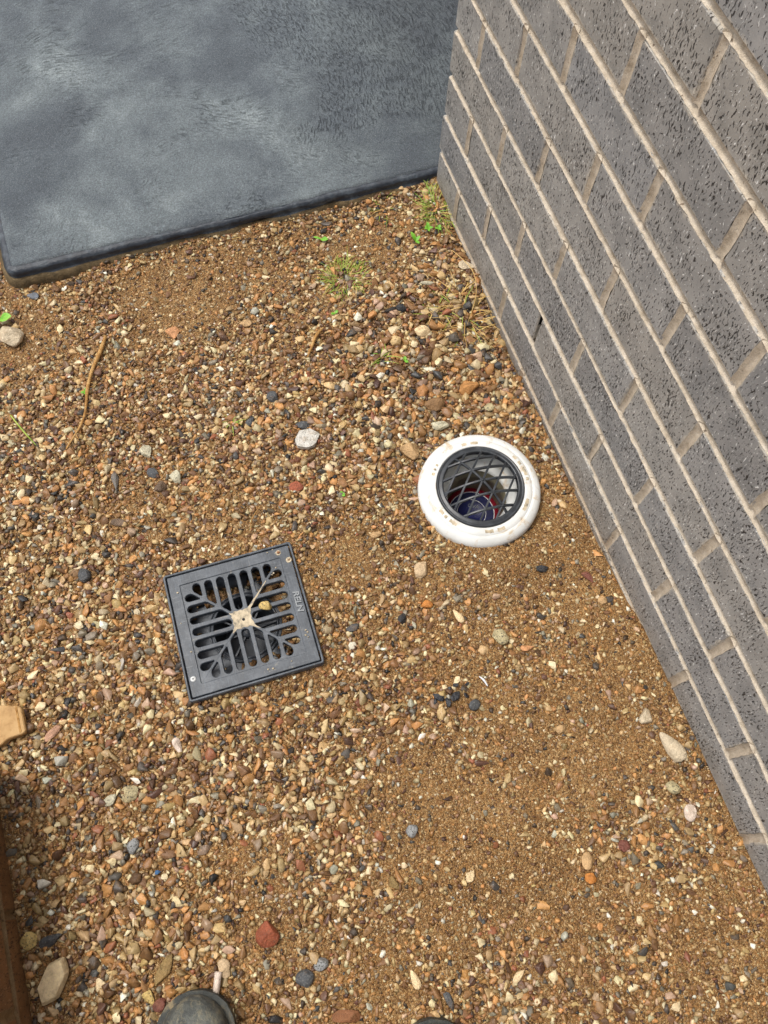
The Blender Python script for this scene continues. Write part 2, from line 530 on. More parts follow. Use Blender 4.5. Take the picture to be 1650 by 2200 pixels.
def mat_plastic():
    m, nt, b = new_mat('black_plastic', 0.42, 0.45); n = N(nt)
    p = n.node('ShaderNodeTexCoord').outputs['Object']
    c = n.ramp(n.noise(p, 34, 5, 0.62), [(0.3, rgb(52, 56, 61)), (0.5, rgb(68, 73, 79)), (0.72, rgb(92, 97, 103))])
    st = n.noise(n.mapping(p, (500, 40, 100), rot=(0, 0, math.radians(40))), 1.0, 4, 0.7, 0.4)
    c = n.mix(n.ramp(st, [(0.52, 0.0), (0.72, 0.5)]), c, rgb(128, 134, 140))
    st2 = n.noise(n.mapping(p, (60, 420, 100), rot=(0, 0, math.radians(25))), 1.0, 4, 0.7, 0.4)
    c = n.mix(n.ramp(st2, [(0.56, 0.0), (0.74, 0.4)]), c, rgb(140, 144, 146))
    d = n.ramp(n.noise(p, 60, 6, 0.75, 0.6), [(0.60, 0.0), (0.74, 0.6)])
    c = n.mix(d, c, rgb(168, 158, 138))
    n.l(c, b.inputs['Base Color'])
    n.l(n.bump(n.noise(p, 420, 3, 0.65), 0.25, 0.0008), b.inputs['Normal'])
    n.l(n.ramp(st, [(0.3, 0.34), (0.7, 0.58)]), b.inputs['Roughness'])
    return m
M['plastic'] = mat_plastic()
M['plastic_in'] = mat_simple('pit_plastic', rgb(54, 58, 64), rgb(72, 77, 84), rgb(94, 99, 106), 30, 0.42, 0.45, 0.3, 200, 0.001, rgb(118, 94, 64), 26, 0.7, 0.57)
M['pvc'] = mat_simple('white_pvc', rgb(206, 206, 200), rgb(222, 222, 217), rgb(230, 230, 226), 12, 0.40, 0.45, 0.15, 300, 0.0008, rgb(198, 174, 138), 30, 0.8, 0.55)
M['pvc_in'] = mat_simple('pipe_inside', rgb(112, 104, 82), rgb(146, 138, 112), rgb(168, 160, 134), 12, 0.5, 0.4, 0.15, 300, 0.0008, rgb(150, 104, 56), 26, 0.7, 0.62)
M['mud'] = mat_simple('dried_mud', rgb(112, 108, 100), rgb(196, 180, 152), rgb(222, 206, 178), 110, 0.85, 0.2, 0.7, 500, 0.002)
M['silt'] = mat_simple('wet_silt', rgb(94, 70, 44), rgb(134, 102, 66), rgb(170, 136, 94), 60, 0.55, 0.4, 0.9, 260, 0.004)
M['screw'] = mat_simple('screw_steel', rgb(190, 190, 188), rgb(214, 214, 210), rgb(230, 230, 226), 200, 0.35, 0.6, 0.1)
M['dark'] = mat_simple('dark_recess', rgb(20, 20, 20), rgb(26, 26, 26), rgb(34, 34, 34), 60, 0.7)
M['red'] = mat_simple('red_print', rgb(112, 14, 32), rgb(130, 20, 38), rgb(142, 28, 44), 40, 0.4)
M['blue'] = mat_simple('blue_print', rgb(8, 13, 60), rgb(12, 18, 76), rgb(18, 26, 90), 40, 0.4)
M['white'] = mat_simple('white_print', rgb(206, 206, 206), rgb(220, 220, 220), rgb(230, 230, 230), 40, 0.5)
M['root'] = mat_simple('dry_root', rgb(138, 96, 50), rgb(180, 136, 80), rgb(206, 168, 112), 90, 0.8, 0.2, 0.8, 500, 0.002)
M['straw'] = mat_simple('straw', rgb(176, 140, 78), rgb(204, 170, 104), rgb(222, 194, 134), 60, 0.75, 0.2)
M['grass'] = mat_simple('grass_blade', rgb(112, 136, 40), rgb(146, 168, 62), rgb(184, 190, 100), 30, 0.55, 0.35)
M['leaf'] = mat_simple('green_leaf', rgb(84, 140, 32), rgb(112, 172, 48), rgb(142, 194, 70), 80, 0.45, 0.4, 0.4, 300)
M['wood'] = mat_simple('timber', rgb(150, 112, 68), rgb(186, 148, 98), rgb(204, 168, 118), 30, 0.7, 0.3, 0.4, 260, 0.001, rgb(134, 92, 48), 40, 0.6, 0.58)
M['tar'] = mat_simple('black_scrap', rgb(20, 20, 22), rgb(30, 30, 34), rgb(48, 48, 52), 60, 0.4, 0.5, 0.8, 200, 0.003)
M['boot'] = mat_simple('boot_leather', rgb(60, 62, 60), rgb(86, 88, 84), rgb(112, 112, 102), 60, 0.6, 0.35, 0.6, 260, 0.003, rgb(140, 132, 108), 90, 0.55, 0.50)
M['sole'] = mat_simple('boot_rubber', rgb(44, 46, 44), rgb(62, 64, 60), rgb(90, 88, 78), 40, 0.65, 0.35, 0.4, 200, 0.002, rgb(150, 132, 98), 24, 0.75, 0.52)
M['plastic_pale'] = mat_simple('pale_plastic', rgb(96, 100, 104), rgb(124, 128, 130), rgb(160, 162, 162), 300, 0.4, 0.5, 0.2)
M['grille'] = mat_simple('grille_plastic', rgb(34, 36, 39), rgb(48, 51, 55), rgb(70, 74, 78), 60, 0.38, 0.5, 0.2, 400, 0.0006, rgb(140, 136, 124), 60, 0.5, 0.62)

# ------------------------------------------------------------------ ground sheet with the two drain openings
def axis(a, b, step, lo, hi):
    c = list(np.arange(a, b + 1e-6, step))
    s, q = step * 1.5, a - step
    left = []
    while q > lo: left.append(q); s *= 1.5; q -= s
    left.append(lo)
    s, q = step * 1.5, c[-1] + step
    right = []
    while q < hi: right.append(q); s *= 1.5; q += s
    right.append(hi)
    return np.array(left[::-1] + c + right)

def in_pit(x, y, half):
    c, s = math.cos(-PIT_RZ), math.sin(-PIT_RZ)
    dx, dy = x - PIT[0], y - PIT[1]
    return (np.abs(dx * c - dy * s) < half) & (np.abs(dx * s + dy * c) < half)

def in_pipe(x, y, r):
    return np.hypot(x - PIPE[0], y - PIPE[1]) < r

gx = axis(-1.28, 0.02, 0.006, -25, 25)
gy = axis(-1.72, 0.0, 0.006, -25, 25)
X, Y = np.meshgrid(gx, gy, indexing='ij')
Z = ground_z(X, Y)
far = np.clip((np.maximum(np.abs(X + 0.6) - 1.0, np.abs(Y + 0.8) - 1.2)) / 2.0, 0, 1)
Z = Z * (1 - far) - 0.012 * far
Z = np.where((Y > 0.02) & (X > -0.83), -0.03, Z)
Z = np.where((X > 0.03) | ((X < -1.04) & (Y < -0.9)), -0.05, Z)
nx, ny = X.shape
I = np.arange(nx * ny).reshape(nx, ny)
q0, q1, q2, q3 = I[:-1, :-1].ravel(), I[1:, :-1].ravel(), I[1:, 1:].ravel(), I[:-1, 1:].ravel()
cx = (X[:-1, :-1] + X[1:, 1:]).ravel() / 2; cy = (Y[:-1, :-1] + Y[1:, 1:]).ravel() / 2
keep = ~(in_pit(cx, cy, 0.1015) | in_pipe(cx, cy, 0.092))
q0, q1, q2, q3 = q0[keep], q1[keep], q2[keep], q3[keep]
T = np.concatenate([np.stack([q0, q1, q2], 1), np.stack([q0, q2, q3], 1)])
ground = trimesh('ground', np.stack([X.ravel(), Y.ravel(), Z.ravel()], 1), T, M['ground'], smooth=True)
tag(ground, kind='structure')

# ------------------------------------------------------------------ concrete slab with a rounded, sealed edge
def build_slab():
    x0, x1, y0, y1, zt = -0.853, 2.2, -0.010, 3.0, 0.0225
    path = []            # position on the edge, outward normal
    for y in np.arange(2.0, 0.03, -0.02): path.append(((x0, y), (-1, 0)))
    for a in np.linspace(0, PI / 2, 6):
        path.append(((x0 + 0.022 - 0.022 * math.cos(a), y0 + 0.022 - 0.022 * math.sin(a)), (-math.cos(a), -math.sin(a))))
    for x in np.arange(x0 + 0.03, 0.05, 0.008): path.append(((x, y0), (0, -1)))
    for x in (0.2, 0.6, 1.2, x1): path.append(((x, y0), (0, -1)))
    prof = [(-0.022, 0.0), (-0.0115, -0.0002), (-0.0112, -0.0013), (-0.009, -0.0006), (-0.005, -0.0018), (-0.001, -0.0045), (0.0005, -0.0085),
            (-0.001, -0.0155), (0.0020, -0.0170), (0.006, -0.020), (0.010, -0.028), (0.011, -0.06)]
    mi = [0, 0, 1, 1, 1, 1, 1, 1, 2, 2, 2]
    v, f, m = [], [], []
    n = len(prof)
    s = 0.0
    for i, ((px, py), (nx_, ny_)) in enumerate(path):
        if i: s += math.hypot(px - path[i - 1][0][0], py - path[i - 1][0][1])
        w1 = float(vnoise(s, 1.0, 9)) * 0.007 + float(vnoise(s, 4.0, 45)) * 0.003
        w2 = float(vnoise(s, 9.0, 22)) * 0.006
        for k, (o, z) in enumerate(prof):
            if k in (1, 2): o = o + w1
            if 3 <= k <= 6: o = o + 0.25 * w1 + 0.002 * float(vnoise(s, 20 + k, 80))
            if k in (6, 7): z = z + w2
            if k >= 8: o = o + w2 + 0.003 * float(vnoise(s, 33.0, 60)); 
            v.append((px + nx_ * o, py + ny_ * o, zt + z + (0.0008 * float(vnoise(s, 50 + k, 60)) if k > 2 else 0)))
    for i in range(len(path) - 1):
        for k in range(n - 1):
            f.append((i * n + k, i * n + k + 1, (i + 1) * n + k + 1, (i + 1) * n + k)); m.append(mi[k])
    inner = [i * n for i in range(len(path))]
    b = len(v)
    v += [(x1, y1, zt), (x0 + 0.022, y1, zt)]
    f.append(tuple(inner + [b, b + 1])); m.append(0)
    o = pydata('concrete_slab', v, f, [M['slab'], M['sealer'], M['slab_base']], None, False)
    o.data.polygons.foreach_set('material_index', m)
    bm = bmesh.new(); bm.from_mesh(o.data); bmesh.ops.recalc_face_normals(bm, faces=bm.faces)
    for fc in bm.faces: fc.smooth = len(fc.verts) == 4
    top = max(bm.faces, key=lambda q: q.calc_area())
    if top.normal.z < 0: bmesh.ops.reverse_faces(bm, faces=bm.faces)
    bm.to_mesh(o.data); bm.free()
    tag(o, kind='structure')
build_slab()

# ------------------------------------------------------------------ grey brick wall
H = 0.086
PERP = {0: {1: -.1213, 3: -.3625, 5: -.605, 7: -.8454, 9: -1.0873, 11: -1.3282},
        1: {2: -.247, 4: -.4817, 6: -.7186, 8: -.9654, 10: -1.2094},
        2: {1: -.1278, 3: -.3632, 5: -.5976, 7: -.8383, 9: -1.0786},
        3: {2: -.245, 4: -.481, 6: -.7238, 8: -.9627},
        4: {1: -.1206, 3: -.367, 5: -.5997, 7: -.8435},
        5: {2: -.2439, 4: -.4876, 6: -.7272, 8: -.9639},
        6: {3: -.3626, 5: -.6012, 7: -.8417}, 7: {4: -.4863, 6: -.732}, 8: {5: -.6055}}

def brick_mesh(name, L, Hh, D, seed):
    bm = box_bm(-D / 2, D / 2, -L / 2, L / 2, -Hh / 2, Hh / 2, 0.0021, 1)
    r = random.Random(seed)
    for v in bm.verts:
        v.co += Vector((0, r.uniform(-.0006, .0006), r.uniform(-.0006, .0006)))
    me = bpy.data.meshes.new(name)
    bm.to_mesh(me); bm.free()
    return me

class Strips:
    def __init__(s): s.v = []; s.f = []
    def bed(s, z, y0, y1, face, sgn, step, depth=0.0045, w=0.0050, seed=0.0):
        """a tooled bed joint along y; the wall looks towards sgn*x"""
        ys = np.arange(y0, y1 + 1e-6, step)
        prof = [(-w - .0006, .0000), (-w * .85, -.0020), (-w * .45, -.0046), (0, -.0058), (w * .45, -.0060), (w * .85, -.0052), (w + .001, -.0038)]
        b = len(s.v)
        for y in ys:
            wz = 0.0011 * float(vnoise(y, z * 31 + seed, 40)) ; wd = 0.0016 * float(vnoise(y, z * 47 + seed, 70)) + 0.0012 * float(vnoise(y, z * 13, 240))
            ez = 0.0024 * float(vnoise(y, z * 71 + seed, 120))
            for k, (dz, dx) in enumerate(prof):
                q = dz + wz + (ez if k < 2 else 0) + (-0.6 * ez if k > 4 else 0)
                s.v.append((face + sgn * (dx * depth / 0.0045 + wd), y, z + q))
        n = len(prof)
        for i in range(len(ys) - 1):
            for k in range(n - 1):
                a = b + i * n + k
                s.f.append((a, a + n, a + n + 1, a + 1))
    def perp(s, y, z0, z1, face, sgn, depth=0.0040, w=0.0060, seed=0.0):
        zs = np.linspace(z0, z1, 9)
        prof = [(-w - .0015, .0001), (-w * .8, -.0018), (-w * .3, -.0040), (w * .3, -.0040), (w * .8, -.0018), (w + .0015, .0001)]
        b = len(s.v)
        for z in zs:
            wy = 0.0016 * float(vnoise(z, y * 31 + seed, 60)); wd = 0.0016 * float(vnoise(z, y * 47, 90))
            for k, (dy, dx) in enumerate(prof):
                e = 0.002 * float(vnoise(z, y * 70 + k, 150)) if k in (0, 1, 4, 5) else 0
                s.v.append((face + sgn * (dx * depth / 0.0045 + wd), y + dy + wy + e, z))
        n = len(prof)
        for i in range(len(zs) - 1):
            for k in range(n - 1):
                a = b + i * n + k
                s.f.append((a, a + 1, a + n + 1, a + n))

def grey_wall():
    root = empty('brick_wall', (0, -1.0, 0))
    tag(root, 'grey wire-cut brick wall with cream mortar joints on the right', 'brick wall')
    full = brick_mesh('brick', 0.23, 0.076, 0.11, 1)
    full2 = brick_mesh('brick', 0.23, 0.076, 0.11, 2)
    half = brick_mesh('brick', 0.105, 0.076, 0.23, 3)
    for me in (full, full2, half): me.materials.append(M['brick'])
    st = Strips()
    rest = bmesh.new()
    r = random.Random(5)
    Y_END, Y_CORNER = -3.1, -0.016
    for k in range(-1, 28):
        zc = k * H + H / 2
        us = list(range(1 if k % 2 == 0 else 2, 26, 2))
        perps = [PERP.get(k, {}).get(u, -0.12 * u - 0.004 + r.uniform(-.003, .003)) for u in us]
        edges = [Y_CORNER + r.uniform(-.001, .001)] + perps
        edges = [e for e in edges if e > Y_END] + [Y_END]
        for i in range(len(edges) - 1):
            a = edges[i] - (0.0055 if i else 0.0); b2 = edges[i + 1] + 0.0055
            L = a - b2
            if L < 0.03: continue
            yc = (a + b2) / 2
            dx = r.uniform(-0.0011, 0.0011)
            if k <= 9 and b2 > -1.62 and not (k == -1 and b2 < -1.05):
                me = half if L < 0.15 else (full if r.random() < .5 else full2)
                o = bpy.data.objects.new('brick', me)
                COL.objects.link(o)
                o.parent = root
                dpt = 0.23 if L < 0.15 else 0.11
                o.location = (dpt / 2 + dx, yc + 1.0, zc + r.uniform(-.0008, .0008))
                o.scale = (1, L / (0.105 if L < 0.15 else 0.23), 1)
                o.rotation_euler = (r.uniform(-.0025, .0025), 0, r.uniform(-.002, .002))
            else:
                tmp = box_bm(dx, 0.11 + dx, b2, a, zc - 0.038, zc + 0.038, 0.002, 1)
                me = bpy.data.meshes.new('t'); tmp.to_mesh(me); tmp.free()
                rest.from_mesh(me); bpy.data.meshes.remove(me)
        for u, y in zip(us, perps):
            if y < Y_END: continue
            if k == 1 and u == 4:                                # open weep hole; dark liner added to stand for the cavity's shade
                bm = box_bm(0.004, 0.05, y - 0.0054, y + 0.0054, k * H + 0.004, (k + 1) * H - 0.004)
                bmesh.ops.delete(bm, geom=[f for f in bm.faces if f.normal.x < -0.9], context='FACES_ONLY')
                o = from_bm('weep_shade_liner', bm, M['dark'], root); o.location = (0, 1.0, 0)
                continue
            st.perp(y, k * H + 0.002, (k + 1) * H - 0.002, 0.0, -1, seed=k)
        st.bed(k * H, Y_END, Y_CORNER - 0.003, 0.0, -1, 0.006 if k <= 10 else 0.03, seed=k * 1.7)
    o = from_bm('brickwork', rest, M['brick'], root); o.location = (0, 1.0, 0)
    tag(o, kind='stuff')
    o = pydata('mortar', st.v, st.f, M['mortar'], root, True); o.location = (0, 1.0, 0)
    bm = box_bm(0.112, 0.128, Y_END, -0.13, -0.1, 28 * H)
    o = from_bm('light_block', bm, M['dark'], root); o.location = (0, 1.0, 0)  # unseen dark backing, added to block light through the weep hole
    # the mortar bonding the corner end, so no daylight shows through the bed joints
    bm = box_bm(0.006, 0.112, Y_END, -0.022, -0.1, 28 * H)
    bm2 = bmesh.new()
    for k in range(-1, 29):
        t = box_bm(0.007, 0.11, Y_END, -0.021, k * H - 0.0045, k * H + 0.0045)
        me = bpy.data.meshes.new('t'); t.to_mesh(me); t.free(); bm2.from_mesh(me); bpy.data.meshes.remove(me)
    bm.free()
    o = from_bm('mortar_bed', bm2, M['mortar'], root); o.location = (0, 1.0, 0)
grey_wall()

def brown_wall():
    root = empty('brown_brick_wall', (-1.0217, -1.4, 0))
    tag(root, 'brown brick wall foot with a mortar joint at the lower left edge', 'brick wall')
    me0 = brick_mesh('brick', 0.23, 0.076, 0.11, 9)
    me0.materials.append(M['brick_brown'])
    st = Strips()
    rest = bmesh.new()
    r = random.Random(8)
    z0 = 0.0385
    Y0, Y1 = -0.872, -2.6
    for k in range(-2, 2):
        zc = z0 + k * H + H / 2
        off = -1.084 if k % 2 else -0.964
        perps = [y for y in (off + 0.24 - 0.24 * i for i in range(12)) if Y1 < y < Y0 - 0.03]
        edges = [Y0] + perps + [Y1]
        for i in range(len(edges) - 1):
            a = edges[i] - (0.005 if i else 0); b2 = edges[i + 1] + 0.005
            if a - b2 < 0.03: continue
            dx = r.uniform(-.001, .001)
            if k in (-1, 0, 1) and b2 > -1.5:
                o = bpy.data.objects.new('brick', me0); COL.objects.link(o); o.parent = root
                o.location = (-0.055 + dx, (a + b2) / 2 + 1.4, zc)
                o.scale = (1, (a - b2) / 0.23, 1)
            else:
                tmp = box_bm(-0.11 + dx, dx, b2 + 1.4, a + 1.4, zc - .038, zc + .038, .002, 1)
                me = bpy.data.meshes.new('t'); tmp.to_mesh(me); tmp.free()
                rest.from_mesh(me); bpy.data.meshes.remove(me)
        for y in perps: st.perp(y + 1.4, z0 + k * H + .002, z0 + (k + 1) * H - .002, 0.0, 1, seed=k)
        st.bed(z0 + k * H, Y1 + 1.4, Y0 + 1.4 - .002, 0.0, 1, 0.008, seed=k * 2.3)
    tag(from_bm('brickwork', rest, M['brick_brown'], root), kind='stuff')
    pydata('mortar', st.v, st.f, M['mortar_brown'], root, True)
    bm2 = bmesh.new()
    for k in range(-2, 2):
        t = box_bm(-0.105, -0.007, Y1 + 1.4, Y0 + 1.4 - .006, z0 + k * H - .0045, z0 + k * H + .0045)
        me = bpy.data.meshes.new('t'); t.to_mesh(me); t.free(); bm2.from_mesh(me); bpy.data.meshes.remove(me)
    from_bm('mortar_bed', bm2, M['mortar_brown'], root)
brown_wall()

# ------------------------------------------------------------------ stones: prototypes cut by planes
def ico(sub):
    bm = bmesh.new()
    bmesh.ops.create_icosphere(bm, subdivisions=sub, radius=1.0)
    v = np.array([q.co[:] for q in bm.verts]); t = np.array([[w.index for w in f.verts] for f in bm.faces])
    bm.free()
    return v, t
ICO = {s: ico(s) for s in (1, 2, 3, 4)}
def cut_rock(sub, r, ncut=(7, 11), depth=(0.55, 0.85), rough=0.03):
    v, t = ICO[sub]
    v = v.copy()
    nz = r.normal(size=(6, 3)); ph = r.random(6) * 6.28
    lump = sum(np.sin(v @ nz[i] * 1.6 + ph[i]) for i in range(6)) / 6
    v = v * (1 + 0.10 * lump[:, None])
    for i in range(r.integers(*ncut)):
        d = r.normal(size=3); d /= np.linalg.norm(d)
        h = r.uniform(*depth)
        ex = v @ d - h
        v = v - np.outer(np.clip(ex, 0, None) * 0.94, d)
    if rough:
        n2 = r.normal(size=(8, 3)) * 7; p2 = r.random(8) * 6.28
        fn = sum(np.sin(v @ n2[i] + p2[i]) for i in range(8)) / 8
        v = v * (1 + rough * fn[:, None])
    lo, hi = v.min(0), v.max(0)
    v = (v - (lo + hi) / 2) / ((hi - lo) / 2)          # unit half-extents
    return v, t

pr = np.random.default_rng(3)
def hull_proto(r, npts=9, bev=0.0):
    bm = bmesh.new()
    for _ in range(npts):
        d = r.normal(size=3); d /= np.linalg.norm(d)
        bm.verts.new(d * r.uniform(.75, 1.15))
    res = bmesh.ops.convex_hull(bm, input=list(bm.verts))
    if bev:
        lo_ = [v for v in bm.verts if not v.link_faces]
        bmesh.ops.delete(bm, geom=lo_, context='VERTS')
        bmesh.ops.bevel(bm, geom=list(bm.edges), offset=bev, segments=1, affect='EDGES')
    bmesh.ops.triangulate(bm, faces=list(bm.faces))
    loose = [v for v in bm.verts if not v.link_faces]
    bmesh.ops.delete(bm, geom=loose, context='VERTS')
    bm.verts.index_update()
    v = np.array([q.co[:] for q in bm.verts]); t = np.array([[w.index for w in f.verts] for f in bm.faces])
    bm.free()
    return v, t
PROTO = {'big': [hull_proto(pr, int(pr.integers(9, 15)), 0.055) for _ in range(60)],
         'mid': [hull_proto(pr, int(pr.integers(8, 13))) for _ in range(90)],
         'small': [hull_proto(pr, 8) for _ in range(60)]}

# colour families of the crushed river gravel
FAM = [((206, 166, 106), .21), ((228, 202, 152), .12), ((198, 132, 56), .15), ((154, 104, 54), .16), ((118, 78, 44), .12), ((96, 60, 46), .08),
       ((190, 150, 120), .045), ((136, 126, 108), .045), ((72, 72, 72), .05), ((44, 44, 45), .03), ((234, 224, 204), .02), ((160, 86, 50), .02), ((182, 146, 84), .05)]
FC = np.array([[lin(q) for q in f[0]] for f in FAM])
FC = FC * 0.80 + FC.mean(1, keepdims=True) * 0.20
FC = FC * np.array([0.99, 1.03, 0.98]); FW = np.array([f[1] for f in FAM]); FW = FW / FW.sum()
def stone_colours(n, r, sand=0.0):
    k = r.choice(len(FAM), size=n, p=FW)
    c = FC[k] * r.uniform(0.5, 1.25, (n, 1)) * r.uniform(0.96, 1.04, (n, 3))
    s = np.array([lin(140), lin(101), lin(54)])
    m = (r.random((n, 1)) * sand)
    return np.clip(c * (1 - m) + s * m, 0.01, 0.9)

